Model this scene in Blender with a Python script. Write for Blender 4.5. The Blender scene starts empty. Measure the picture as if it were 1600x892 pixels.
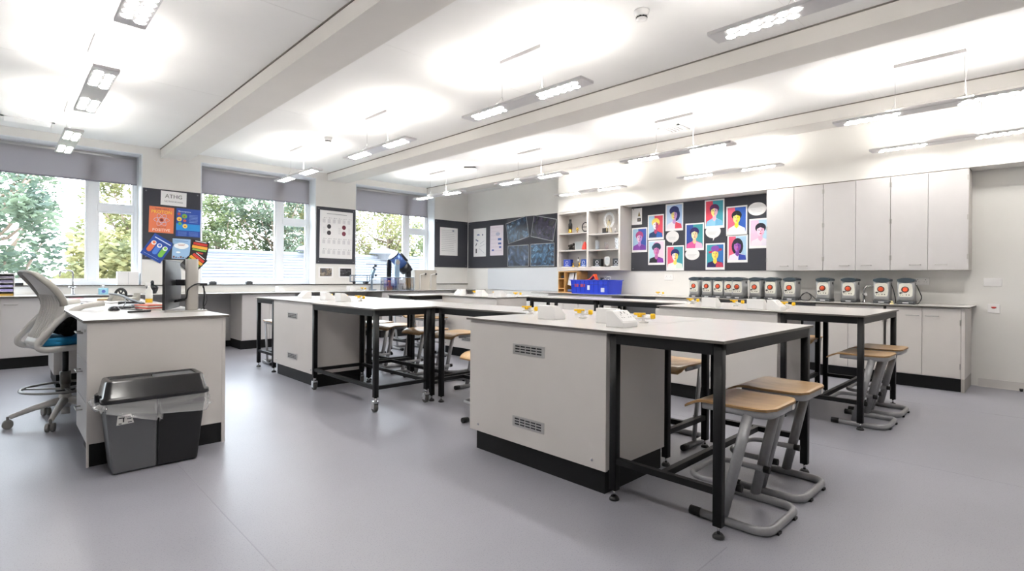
import bpy, bmesh, math, random
from mathutils import Vector, Matrix
sc = bpy.context.scene
PI = math.pi
rnd = random.Random(7)

# ---------------------------------------------------------------- camera
CAM_H = 1.18
cd = bpy.data.cameras.new('camera'); cam = bpy.data.objects.new('camera', cd)
sc.collection.objects.link(cam); sc.camera = cam
cd.sensor_fit = 'HORIZONTAL'; cd.sensor_width = 36.0
cd.lens = 36.0 * 825.0 / 1600.0
cd.shift_x = 0.0; cd.shift_y = -13.0 / 1600.0
cd.clip_start = 0.05; cd.clip_end = 300
yaw = math.atan2(0.697, 0.718)          # from +Y towards +X
F = Vector((math.sin(yaw), math.cos(yaw), 0)); R = Vector((math.cos(yaw), -math.sin(yaw), 0)); U = Vector((0, 0, 1))
roll = 0.0067
R2 = R * math.cos(roll) + U * math.sin(roll); U2 = U * math.cos(roll) - R * math.sin(roll)
m = Matrix((R2, U2, -F)).transposed().to_4x4(); m.translation = Vector((0, 0, CAM_H))
cam.matrix_world = m

# ---------------------------------------------------------------- world, exposure
w = bpy.data.worlds.new('sky'); sc.world = w; w.use_nodes = True
nt = w.node_tree; nt.nodes.clear()
wo = nt.nodes.new('ShaderNodeOutputWorld'); bg = nt.nodes.new('ShaderNodeBackground')
tc = nt.nodes.new('ShaderNodeTexCoord'); sx = nt.nodes.new('ShaderNodeSeparateXYZ'); rp = nt.nodes.new('ShaderNodeValToRGB')
nt.links.new(tc.outputs['Generated'], sx.inputs[0]); nt.links.new(sx.outputs['Z'], rp.inputs['Fac'])
rp.color_ramp.elements[0].position = 0.0; rp.color_ramp.elements[0].color = (0.93, 0.96, 1, 1)
rp.color_ramp.elements[1].position = 0.8; rp.color_ramp.elements[1].color = (0.74, 0.86, 1, 1)
nt.links.new(rp.outputs['Color'], bg.inputs['Color']); nt.links.new(bg.outputs[0], wo.inputs[0])
bg.inputs['Strength'].default_value = 7.0
sc.view_settings.view_transform = 'Standard'; sc.view_settings.look = 'None'
sc.view_settings.gamma = 1.0; sc.view_settings.use_curve_mapping = False
sc.view_settings.exposure = 0.86
LAMP_DOWN = 62.0      # brightness of the round LED lenses, facing down
LAMP_UP = 40.0        # brightness of the uplight strips on top of each pendant

# ---------------------------------------------------------------- helpers
COL = sc.collection
def lin(c):
    if isinstance(c, str):
        c = [int(c[i:i+2], 16) / 255 for i in (0, 2, 4)]
    return tuple((x / 12.92 if x <= 0.04045 else ((x + 0.055) / 1.055) ** 2.4) for x in c) + (1,)
MATS = {}
def mat(name, col, rough=0.5, metal=0.0, noise=0.0, nscale=20.0, bump=0.0, spec=0.5, col2=None, emit=0.0, coat=0.0):
    if name in MATS: return MATS[name]
    mt = bpy.data.materials.new(name); mt.use_nodes = True
    t = mt.node_tree; b = t.nodes['Principled BSDF']
    c = lin(col)
    b.inputs['Base Color'].default_value = c; b.inputs['Roughness'].default_value = rough
    b.inputs['Metallic'].default_value = metal; b.inputs['Specular IOR Level'].default_value = spec
    b.inputs['Coat Weight'].default_value = coat
    mt.diffuse_color = c
    if emit:
        b.inputs['Emission Color'].default_value = c; b.inputs['Emission Strength'].default_value = emit
    if noise or bump or col2:
        tcn = t.nodes.new('ShaderNodeTexCoord'); n = t.nodes.new('ShaderNodeTexNoise')
        n.inputs['Scale'].default_value = nscale; n.inputs['Detail'].default_value = 4
        t.links.new(tcn.outputs['Object'], n.inputs['Vector'])
        if noise or col2:
            r = t.nodes.new('ShaderNodeValToRGB')
            c2 = lin(col2) if col2 else tuple(max(0, x * (1 - noise)) for x in c[:3]) + (1,)
            c1 = c if col2 else tuple(min(1, x * (1 + noise)) for x in c[:3]) + (1,)
            r.color_ramp.elements[0].position = 0.35; r.color_ramp.elements[0].color = c2
            r.color_ramp.elements[1].position = 0.65; r.color_ramp.elements[1].color = c1
            t.links.new(n.outputs['Fac'], r.inputs['Fac']); t.links.new(r.outputs['Color'], b.inputs['Base Color'])
        if bump:
            bp = t.nodes.new('ShaderNodeBump'); bp.inputs['Strength'].default_value = bump; bp.inputs['Distance'].default_value = 0.002
            t.links.new(n.outputs['Fac'], bp.inputs['Height']); t.links.new(bp.outputs[0], b.inputs['Normal'])
    MATS[name] = mt
    return mt

def glassy(name, tint=(1, 1, 1), gloss=0.08, rough=0.02):
    mt = bpy.data.materials.new(name); mt.use_nodes = True; t = mt.node_tree; t.nodes.clear()
    o = t.nodes.new('ShaderNodeOutputMaterial'); mx = t.nodes.new('ShaderNodeMixShader')
    tr = t.nodes.new('ShaderNodeBsdfTransparent'); gl = t.nodes.new('ShaderNodeBsdfGlossy'); fr = t.nodes.new('ShaderNodeLayerWeight')
    mth = t.nodes.new('ShaderNodeMath'); mth.operation = 'MULTIPLY_ADD'; mth.inputs[1].default_value = 0.5; mth.inputs[2].default_value = gloss
    fr.inputs['Blend'].default_value = 0.3
    tr.inputs['Color'].default_value = tuple(tint) + (1,); gl.inputs['Roughness'].default_value = rough
    t.links.new(fr.outputs['Facing'], mth.inputs[0]); t.links.new(mth.outputs[0], mx.inputs[0])
    t.links.new(tr.outputs[0], mx.inputs[1]); t.links.new(gl.outputs[0], mx.inputs[2]); t.links.new(mx.outputs[0], o.inputs[0])
    MATS[name] = mt; return mt

class B:
    """collects shapes into one mesh"""
    def __init__(s): s.v = []; s.f = []; s.m = []; s.s = []
    def add(s, vs, fs, mi=0, sm=False):
        o = len(s.v); s.v += [tuple(v) for v in vs]
        for f in fs: s.f.append(tuple(i + o for i in f)); s.m.append(mi); s.s.append(sm)
        return s
    def box(s, x0, x1, y0, y1, z0, z1, mi=0):
        vs = [(x, y, z) for z in (z0, z1) for y in (y0, y1) for x in (x0, x1)]
        return s.add(vs, [(0, 2, 3, 1), (4, 5, 7, 6), (0, 1, 5, 4), (2, 6, 7, 3), (0, 4, 6, 2), (1, 3, 7, 5)], mi)
    def rbox(s, x0, x1, y0, y1, z0, z1, r=0.01, n=4, mi=0, axis='z', taper=0.0):
        """box with corners rounded round one axis; taper shrinks the low end"""
        A = {'z': (x0, x1, y0, y1, z0, z1), 'x': (y0, y1, z0, z1, x0, x1), 'y': (z0, z1, x0, x1, y0, y1)}[axis]
        a0, a1, b0, b1, c0, c1 = A; pts = []
        for (ca, cb, st) in ((a1 - r, b1 - r, 0), (a0 + r, b1 - r, 1), (a0 + r, b0 + r, 2), (a1 - r, b0 + r, 3)):
            for k in range(n + 1):
                t = (st + k / n) * PI / 2; pts.append((ca + r * math.cos(t), cb + r * math.sin(t)))
        ma, mb = (a0 + a1) / 2, (b0 + b1) / 2; vs = []
        for (c, sc_) in ((c0, 1 - taper), (c1, 1)):
            for a, b in pts:
                a, b = ma + (a - ma) * sc_, mb + (b - mb) * sc_
                vs.append({'z': (a, b, c), 'x': (c, a, b), 'y': (b, c, a)}[axis])
        N = len(pts); fs = [tuple(range(N - 1, -1, -1)), tuple(range(N, 2 * N))]
        s.add(vs, fs, mi)
        o = len(s.v) - 2 * N
        for i in range(N):
            j = (i + 1) % N; s.f.append((o + i, o + j, o + N + j, o + N + i)); s.m.append(mi); s.s.append(True)
        return s
    def tube(s, path, ra, rb=None, n=8, mi=0, closed=False, up=None, caps=True, sm=True):
        """sweep an ellipse (ra sideways, rb along up) along a path; ra may be a list"""
        path = [Vector(p) for p in path]; N = len(path)
        vs = []; prev = None
        for i, p in enumerate(path):
            if closed: d = path[(i + 1) % N] - path[i - 1]
            else: d = path[min(i + 1, N - 1)] - path[max(i - 1, 0)]
            if d.length < 1e-9: d = Vector((0, 0, 1))
            d.normalize()
            if up is not None: u = Vector(up)
            else: u = prev if prev is not None else (Vector((0, 0, 1)) if abs(d.z) < 0.9 else Vector((1, 0, 0)))
            u = u - d * u.dot(d)
            if u.length < 1e-6: u = Vector((1, 0, 0)) - d * d.x
            u.normalize(); prev = u; sd = d.cross(u)
            a = ra[i] if isinstance(ra, (list, tuple)) else ra
            b = a if rb is None else (rb[i] if isinstance(rb, (list, tuple)) else rb)
            for k in range(n):
                t = 2 * PI * k / n; vs.append(p + sd * (a * math.cos(t)) + u * (b * math.sin(t)))
        fs = []
        for i in range(N if closed else N - 1):
            j = (i + 1) % N
            for k in range(n):
                l = (k + 1) % n; fs.append((i * n + k, i * n + l, j * n + l, j * n + k))
        s.add(vs, fs, mi, sm)
        if caps and not closed:
            o = len(s.v) - N * n
            s.f.append(tuple(o + k for k in range(n - 1, -1, -1))); s.m.append(mi); s.s.append(False)
            s.f.append(tuple(o + (N - 1) * n + k for k in range(n))); s.m.append(mi); s.s.append(False)
        return s
    def cyl(s, p0, p1, r, n=16, mi=0, r1=None):
        return s.tube([p0, p1], [r, r if r1 is None else r1], n=n, mi=mi)
    def bar(s, p0, p1, a, b, up=(0, 0, 1), mi=0):
        """rectangular bar"""
        p0, p1 = Vector(p0), Vector(p1); d = (p1 - p0).normalized(); u = Vector(up); u = (u - d * u.dot(d)).normalized(); sd = d.cross(u)
        vs = [p + sd * x + u * z for p in (p0, p1) for x, z in ((-a/2, -b/2), (a/2, -b/2), (a/2, b/2), (-a/2, b/2))]
        return s.add(vs, [(3, 2, 1, 0), (4, 5, 6, 7), (0, 1, 5, 4), (1, 2, 6, 5), (2, 3, 7, 6), (3, 0, 4, 7)], mi)
    def lathe(s, prof, c=(0, 0, 0), n=20, mi=0, sm=True):
        vs = []; c = Vector(c)
        for r, z in prof:
            for k in range(n):
                t = 2 * PI * k / n; vs.append(c + Vector((r * math.cos(t), r * math.sin(t), z)))
        fs = [(i * n + k, i * n + (k + 1) % n, (i + 1) * n + (k + 1) % n, (i + 1) * n + k) for i in range(len(prof) - 1) for k in range(n)]
        s.add(vs, fs, mi, sm)
        o = len(s.v) - len(vs)
        s.f.append(tuple(o + k for k in range(n - 1, -1, -1))); s.m.append(mi); s.s.append(False)
        e = o + (len(prof) - 1) * n; s.f.append(tuple(e + k for k in range(n))); s.m.append(mi); s.s.append(False)
        return s
    def sph(s, c, rx, ry=None, rz=None, nu=16, nv=10, mi=0):
        ry = rx if ry is None else ry; rz = rx if rz is None else rz; c = Vector(c)
        vs = [c + Vector((rx * math.sin(PI * i / nv) * math.cos(2 * PI * k / nu), ry * math.sin(PI * i / nv) * math.sin(2 * PI * k / nu), rz * math.cos(PI * i / nv))) for i in range(nv + 1) for k in range(nu)]
        fs = [(i * nu + k, (i + 1) * nu + k, (i + 1) * nu + (k + 1) % nu, i * nu + (k + 1) % nu) for i in range(nv) for k in range(nu)]
        return s.add(vs, fs, mi, True)
    def prism(s, poly, plane, a, b, mi=0):
        """extrude a 2-D outline; plane 'xz' (along y), 'yz' (along x), 'xy' (along z)"""
        N = len(poly)
        def mk(p, t): return {'xz': (p[0], t, p[1]), 'yz': (t, p[0], p[1]), 'xy': (p[0], p[1], t)}[plane]
        vs = [mk(p, a) for p in poly] + [mk(p, b) for p in poly]
        fs = [tuple(range(N)), tuple(range(2 * N - 1, N - 1, -1))] + [(i, (i + 1) % N, N + (i + 1) % N, N + i) for i in range(N)]
        return s.add(vs, fs, mi)
    def build(s, name, mats, parent=None, bevel=0.0, seg=2, subsurf=0):
        me = bpy.data.meshes.new(name); me.from_pydata(s.v, [], s.f)
        if not isinstance(mats, (list, tuple)): mats = [mats]
        for q in mats: me.materials.append(q)
        for p, mi, sm in zip(me.polygons, s.m, s.s): p.material_index = mi; p.use_smooth = sm
        bm = bmesh.new(); bm.from_mesh(me); bmesh.ops.recalc_face_normals(bm, faces=bm.faces); bm.to_mesh(me); bm.free()
        o = bpy.data.objects.new(name, me); COL.objects.link(o)
        if parent: o.parent = parent
        if bevel:
            md = o.modifiers.new('bevel', 'BEVEL'); md.width = bevel; md.segments = seg; md.limit_method = 'ANGLE'; md.angle_limit = 0.7
        if subsurf:
            md = o.modifiers.new('sub', 'SUBSURF'); md.levels = subsurf; md.render_levels = subsurf
        return o

def fillet(pts, r, n=5, closed=False):
    pts = [Vector(p) for p in pts]; out = []; N = len(pts)
    for i, p in enumerate(pts):
        if not closed and i in (0, N - 1): out.append(p); continue
        a = (pts[i - 1] - p); b = (pts[(i + 1) % N] - p); q = min(r, a.length * .49, b.length * .49)
        a = p + a.normalized() * q; b = p + b.normalized() * q
        for k in range(n + 1):
            t = k / n; out.append(a * (1 - t) ** 2 + p * 2 * t * (1 - t) + b * t * t)
    return out

def tag(o, label=None, cat=None, group=None, kind=None):
    if label: o['label'] = label
    if cat: o['category'] = cat
    if group: o['group'] = group
    if kind: o['kind'] = kind
    return o
def thing(name, label, cat, loc=(0, 0, 0), rz=0.0, group=None, rot=None):
    o = bpy.data.objects.new(name, None); COL.objects.link(o); o.empty_display_size = 0.1
    o.location = loc; o.rotation_euler = rot if rot else (0, 0, rz)
    return tag(o, label, cat, group)
def struct(o, label=None): o['kind'] = 'structure'; 
KIDS = {}
def kids(o): return [c for c in bpy.data.objects if c.parent == o]
def dup(root, loc, rz, label, group=None):
    r = root.copy(); COL.objects.link(r); r.location = loc; r.rotation_euler = (0, 0, rz); r['label'] = label
    if group: r['group'] = group
    for ch in KIDS.setdefault(root.name, kids(root)):
        c = ch.copy(); COL.objects.link(c); c.parent = r
        for g in KIDS.setdefault(ch.name, kids(ch)):
            d = g.copy(); COL.objects.link(d); d.parent = c
    return r
def text(s, size, material, parent, loc, rot=(PI / 2, 0, 0), name='lettering', align='CENTER', sx_=1.0, depth=0.0003):
    c = bpy.data.curves.new(name, 'FONT'); c.body = s; c.size = size; c.align_x = align; c.align_y = 'CENTER'; c.extrude = depth; c.resolution_u = 2
    o = bpy.data.objects.new(name, c); COL.objects.link(o)
    bpy.context.view_layer.update()
    me = bpy.data.meshes.new_from_object(o); bpy.data.objects.remove(o)
    me.materials.clear(); me.materials.append(material)
    q = bpy.data.objects.new(name, me); COL.objects.link(q); q.parent = parent; q.location = loc; q.rotation_euler = rot; q.scale = (sx_, 1, 1)
    return q

# ---------------------------------------------------------------- materials
M_wall = mat('wall_paint', 'EAE8E4', 0.75, noise=0.012, nscale=3, bump=0.03)
M_ceil = mat('ceiling_paint', 'ECEBEA', 0.8, noise=0.01, nscale=2)
M_cab = mat('cabinet_laminate', 'D3CECA', 0.42, noise=0.01, nscale=5)
M_cabw = mat('cabinet_white_laminate', 'C8C5C5', 0.4, noise=0.01, nscale=5)
M_top = mat('white_worktop_laminate', 'D6D3D1', 0.22, noise=0.01, nscale=6, spec=0.5)
M_edge = mat('dark_laminate_edge', '5F5A54', 0.45)
M_plinth = mat('black_vinyl_plinth', '0E0E10', 0.5, noise=0.05, nscale=30, spec=.3)
M_frame = mat('black_painted_steel', '0C0C0E', 0.45, noise=0.04, nscale=60, spec=0.3)
M_stool = mat('grey_painted_steel', '97979A', 0.35, 0.3, noise=0.05, nscale=40)
M_rub = mat('black_rubber', '0E0E10', 0.6)
M_chrome = mat('chrome', 'C9C9CB', 0.15, 1.0)
M_steel = mat('brushed_steel', 'B4B2AF', 0.3, 0.9)
M_alu = mat('aluminium', 'C4C2C0', 0.35, 0.7)
M_white = mat('white_plastic', 'EFEDEC', 0.35)
M_frameW = mat('white_window_frame', 'EDF0F4', 0.35)
M_yel = mat('yellow_plastic', 'F2C018', 0.35)
M_board = mat('charcoal_felt', '3F4047', 0.95, noise=0.05, nscale=200, bump=0.1)
M_blind = mat('grey_blind_fabric', 'B4B1B5', 0.9, noise=0.02, nscale=120, bump=0.08)
def _tl(mt, f):
    t = mt.node_tree; b = t.nodes['Principled BSDF']; tr = t.nodes.new('ShaderNodeBsdfTranslucent'); mx = t.nodes.new('ShaderNodeMixShader'); mx.inputs[0].default_value = f
    src = b.inputs['Base Color'].links[0].from_socket; t.links.new(src, tr.inputs['Color'])
    t.links.new(b.outputs[0], mx.inputs[1]); t.links.new(tr.outputs[0], mx.inputs[2]); t.links.new(mx.outputs[0], t.nodes['Material Output'].inputs[0])
_tl(M_blind, .36)
M_blk = mat('black_plastic', '18181B', 0.4)
M_dgrey = mat('dark_grey_plastic', '3A3C40', 0.45)
M_glass = glassy('window_glass', (0.97, 0.985, 0.99), 0.0)
M_gap = mat('painted_shadow_gap', '77726B', .8)
M_clear = glassy('clear_plastic', (0.93, 0.94, 0.95), 0.12, 0.08)
def card(c, r=0.7): return mat('print_' + c, c, r)

def wood_mat():
    mt = bpy.data.materials.new('beech_plywood'); mt.use_nodes = True; t = mt.node_tree; b = t.nodes['Principled BSDF']
    tcn = t.nodes.new('ShaderNodeTexCoord'); mp = t.nodes.new('ShaderNodeMapping'); mp.inputs['Scale'].default_value = (9, 1.6, 9)
    n = t.nodes.new('ShaderNodeTexNoise'); n.inputs['Scale'].default_value = 2.2; n.inputs['Detail'].default_value = 5
    r = t.nodes.new('ShaderNodeValToRGB'); r.color_ramp.elements[0].position = 0.3; r.color_ramp.elements[0].color = lin('C39B6B')
    r.color_ramp.elements[1].position = 0.7; r.color_ramp.elements[1].color = lin('DAB888')
    n2 = t.nodes.new('ShaderNodeTexNoise'); n2.inputs['Scale'].default_value = 7; r2 = t.nodes.new('ShaderNodeValToRGB')
    r2.color_ramp.elements[0].position = 0.3; r2.color_ramp.elements[0].color = (.72, .66, .6, 1); r2.color_ramp.elements[1].position = 0.6; r2.color_ramp.elements[1].color = (1, 1, 1, 1)
    mx = t.nodes.new('ShaderNodeMix'); mx.data_type = 'RGBA'; mx.blend_type = 'MULTIPLY'; mx.inputs[0].default_value = 0.6
    t.links.new(tcn.outputs['Object'], mp.inputs[0]); t.links.new(mp.outputs[0], n.inputs['Vector']); t.links.new(n.outputs['Fac'], r.inputs[0])
    t.links.new(tcn.outputs['Object'], n2.inputs['Vector']); t.links.new(n2.outputs['Fac'], r2.inputs[0])
    t.links.new(r.outputs[0], mx.inputs[6]); t.links.new(r2.outputs[0], mx.inputs[7]); t.links.new(mx.outputs[2], b.inputs['Base Color'])
    b.inputs['Roughness'].default_value = 0.3
    return mt
M_wood = wood_mat(); M_pine = mat('pine', 'C79A5C', 0.5, noise=0.15, nscale=14)

def floor_mat():
    mt = bpy.data.materials.new('grey_speckled_vinyl'); mt.use_nodes = True; t = mt.node_tree; b = t.nodes['Principled BSDF']
    tcn = t.nodes.new('ShaderNodeTexCoord')
    n = t.nodes.new('ShaderNodeTexNoise'); n.inputs['Scale'].default_value = 0.9; n.inputs['Detail'].default_value = 6
    n2 = t.nodes.new('ShaderNodeTexNoise'); n2.inputs['Scale'].default_value = 170; n2.inputs['Detail'].default_value = 2
    r = t.nodes.new('ShaderNodeValToRGB'); r.color_ramp.elements[0].position = 0.35; r.color_ramp.elements[0].color = lin('92929B')
    r.color_ramp.elements[1].position = 0.65; r.color_ramp.elements[1].color = lin('9999A2')
    r2 = t.nodes.new('ShaderNodeValToRGB'); r2.color_ramp.elements[0].position = 0.33; r2.color_ramp.elements[0].color = (.72, .72, .72, 1)
    r2.color_ramp.elements[1].position = 0.42; r2.color_ramp.elements[1].color = (1, 1, 1, 1)
    mx = t.nodes.new('ShaderNodeMix'); mx.data_type = 'RGBA'; mx.blend_type = 'MULTIPLY'; mx.inputs[0].default_value = 0.8
    for q in (n, n2): t.links.new(tcn.outputs['Object'], q.inputs['Vector'])
    t.links.new(n.outputs['Fac'], r.inputs[0]); t.links.new(n2.outputs['Fac'], r2.inputs[0])
    t.links.new(r.outputs[0], mx.inputs[6]); t.links.new(r2.outputs[0], mx.inputs[7]); t.links.new(mx.outputs[2], b.inputs['Base Color'])
    bp = t.nodes.new('ShaderNodeBump'); bp.inputs['Strength'].default_value = 0.12; bp.inputs['Distance'].default_value = 0.001
    t.links.new(n2.outputs['Fac'], bp.inputs['Height']); t.links.new(bp.outputs[0], b.inputs['Normal'])
    b.inputs['Roughness'].default_value = 0.36; b.inputs['Specular IOR Level'].default_value = 0.45
    return mt
M_floor = floor_mat()

# ---------------------------------------------------------------- room shell
XL, XR, YB, YW, ZC = -3.3, 7.86, -2.2, 9.6, 3.115
o = B().box(XL - .2, XR + .2, YB - .2, YW + .35, -0.12, 0).build('floor', M_floor); tag(o, 'pale grey speckled vinyl floor', kind='structure')
seams = B()
for x in (-1.2, 0.8, 4.2, 6.3): seams.box(x, x + 0.004, YB, YW, 0.0, 0.0006)
seams.box(XL, 2.3, 1.0, 1.004, 0, 0.0006)
sm_ = seams.build('weld_seam', mat('seam_vinyl', '8E8E96', 0.5), o)
o = B().box(XL - .2, XR + .2, YB - .2, YW + .35, ZC, ZC + 0.12).build('ceiling', M_ceil); tag(o, 'white plastered ceiling', kind='structure')
sb = B()
for x in (5.9, ): sb.box(XL, XR, -0.402, -0.398, ZC - .001, ZC)
for y in (1.35, 3.9, 6.3): sb.box(XL, XR, y, y + .0015, ZC - .0006, ZC)
sb.build('board_joint', mat('joint_grey', 'D2CFCD', 0.8), o)
for i, (x0, x1) in enumerate(((1.77, 2.12), (4.44, 4.82), (6.71, 7.08), (-0.9, -0.55))):
    q = B().box(x0, x1, YB, YW, 2.975, ZC - .0005).build('ceiling_beam', mat('beam_paint', 'E0DCD7', 0.75, noise=0.01, nscale=3))
    tag(q, ['boxed ceiling beam between the first and second window', 'boxed ceiling beam landing left of the third window', 'boxed ceiling beam nearest the cupboard wall', 'boxed ceiling beam beyond the left edge'][i], kind='structure')
    q['kind'] = 'structure'
    B().box(x0 - .010, x0 - .0005, YB, YW, ZC - .010, ZC - .0005).build('painted_shadow_gap', M_gap, q)  # solid strip coloured dark to stand in for the shadow line beside the beam
# window wall with four openings
WIN = [(-2.94, -1.14), (-0.36, 1.54), (2.32, 4.22), (5.02, 6.92)]
SILL, HEAD, YO = 1.02, 3.0, 9.98
b = B(); b.box(XL, XR + .2, YW, YO, 0, SILL); b.box(XL, XR + .2, YW, YO, HEAD, ZC)
xs = [XL] + [v for ab in WIN for v in ab] + [XR + .2]
for i in range(0, len(xs), 2): b.box(xs[i], xs[i + 1], YW, YO, SILL, HEAD)
tag(b.build('wall_left', M_wall), 'cream painted window wall', kind='structure')
tag(B().box(XR, XR + .2, YB, YW, 0, ZC).build('wall_right', M_wall), 'cream painted wall behind the cupboards', kind='structure')
tag(B().box(XL - .2, XL, YB - .2, YO, 0, ZC).build('wall_back', M_wall), kind='structure')
tag(B().box(XL - .2, XR + .2, YB - .2, YB, 0, ZC).build('wall_front', M_wall), kind='structure')
tag(B().box(7.55, XR, YB, 6.54, 2.405, ZC).build('trim_1', M_wall), 'cream bulkhead above the wall cupboards', kind='structure')
b = B(); b.box(XR - .015, XR, YB, 0.60, 0.0, 0.09); b.box(XR - .03, XR - .015, YB, .60, 0, .006)
tag(b.build('baseboard_right', mat('skirting', 'D9D5D2', 0.4)), kind='structure')
# ledge along the window wall
b = B(); b.box(XL, XR, YW - .03, YO - .05, SILL, SILL + .006); b.box(XL, XR, YW - .03, YW - .026, SILL - .008, SILL + .008, 1)
tag(b.build('trim_2', [mat('ledge_white', 'E6E6E6', 0.4), M_edge]), 'long window ledge with a dark edge', kind='structure')
# white plastic lining under the ledge
# windows
for i, (x0, x1) in enumerate(WIN):
    t = bpy.data.objects.new('window_%d' % (i + 1), None); COL.objects.link(t); t['kind'] = 'structure'; t.location = (x0, 9.88, 0)
    W = x1 - x0; mx0 = 1.28; f = .06
    b = B()
    b.box(0.001, W - .001, -.03, .04, SILL + .007, SILL + .07); b.box(0.001, W - .001, -.03, .04, HEAD - .06, HEAD - .001)
    b.box(0.001, f, -.03, .04, SILL + .07, HEAD - .06); b.box(W - f, W - .001, -.03, .04, SILL + .07, HEAD - .06)
    b.box(mx0, mx0 + .11, -.03, .04, SILL + .07, HEAD - .06)
    b.build('window_frame', M_frameW, t, bevel=.006)
    b = B(); b.box(mx0 + .11, W - f, -.03, .035, 2.125, 2.215)
    b.build('transom', M_frameW, t, bevel=.005)
    # inner casements
    def sash(a0, a1, c0, c1):
        q = B(); s_ = .028
        q.box(a0, a1, -.02, .03, c0, c0 + s_); q.box(a0, a1, -.02, .03, c1 - s_, c1); q.box(a0, a0 + s_, -.02, .03, c0 + s_, c1 - s_); q.box(a1 - s_, a1, -.02, .03, c0 + s_, c1 - s_)
        q.build('sash', M_frameW, t, bevel=.003)
        B().box(a0 + s_, a1 - s_, .002, .008, c0 + s_, c1 - s_).build('pane', M_glass, t)
    sash(f, mx0, SILL + .07, HEAD - .06); sash(mx0 + .11, W - f, SILL + .07, 2.125); sash(mx0 + .11, W - f, 2.215, HEAD - .06)
    b = B(); b.box(0.0, .012, -.28, -.03, SILL + .007, HEAD); b.box(W - .012, W, -.28, -.03, SILL + .007, HEAD); b.box(0, W, -.28, -.03, HEAD - .012, HEAD)
    b.build('reveal_lining', mat('reveal_white', 'E4E7EA', 0.5), t)
    lab = ['grey roller blind beyond the left edge', 'grey roller blind half down over the leftmost window', 'grey roller blind over the middle window by the charcoal board', 'grey roller blind over the window behind the telescope'][i]
    r = thing('roller_blind', lab, 'blind', (x0, 9.83, 0), group='grey roller blinds')
    zb = (2.55, 2.565, 2.545, 2.52)[i]
    B().box(.02, W - .035, 0, .003, zb, HEAD - .03).build('blind_fabric', M_blind, r)
    B().cyl((.02, .02, HEAD - .05), (W - .035, .02, HEAD - .05), .028, 12).build('roller_tube', M_alu, r)
    B().box(.02, W - .035, -.006, .010, zb - .02, zb).build('bottom_bar', mat('blind_bar', '8A8892', 0.6), r, bevel=.003)
    c = B()
    c.tube([(W - .028, .0, HEAD - .05), (W - .028, -.005, 1.6), (W - .024, -.006, 1.57), (W - .02, -.005, 1.6), (W - .02, 0, HEAD - .05)], .0018, n=5)
    c.build('bead_chain', M_white, r)
# ---------------------------------------------------------------- pendants
M_plate = mat('pendant_plate', 'D6D4D6', 0.35)
M_led = mat('led_lens', 'FFFCF6', 0.3, emit=LAMP_DOWN)
M_up = mat('uplight_diffuser', 'FFFBF5', 0.4, emit=LAMP_UP)
M_led3 = mat('led_lens_dimmed', 'FFFCF6', 0.3, emit=LAMP_DOWN * .62); M_up3 = mat('uplight_dimmed', 'FFFBF5', 0.4, emit=LAMP_UP * .5)
def make_pendant(label):
    t = thing('pendant_light', label, 'ceiling light', (0, 0, 0), group='LED pendant lights in rows')
    B().box(-.08, .08, -.72, .72, -.012, .012).build('light_panel', M_plate, t, bevel=.004)
    B().box(-.03, .03, -.30, .30, .013, .035).build('driver_box', mat('driver_grey', 'D9D7D8', 0.4), t, bevel=.004)
    hexg = B(); hexg.add([(.027 * math.cos(k * PI / 6), .027 * math.sin(k * PI / 6), -.0015) for k in range(12)], [tuple(range(12))])
    first = None
    for s in (-1, 1):
        up = B().box(-.05, .05, s * .42 - .2, s * .42 + .2, .013, .017).build('uplight', M_up, t)
        for i in range(6):
            for j in (0, 1):
                loc = (-.036 + .072 * j, s * .42 + (i - 2.5) * .072 + (.018 if j else -.018), -.0125)
                if first is None:
                    first = hexg.build('led_lens', M_led, t); first.location = loc
                else:
                    q = bpy.data.objects.new('led_lens', first.data); COL.objects.link(q); q.parent = t; q.location = loc
    return t
PEND = {}
prot = None
names = {0: 'in the row nearest the window side', 1: 'in the row over the front bench', 2: 'in the row over the middle aisle', 3: 'in the row along the cupboard wall'}
ends = {0: 'nearest the camera', 1: 'second from the camera', 2: 'third from the camera', 3: 'farthest from the camera'}
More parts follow.
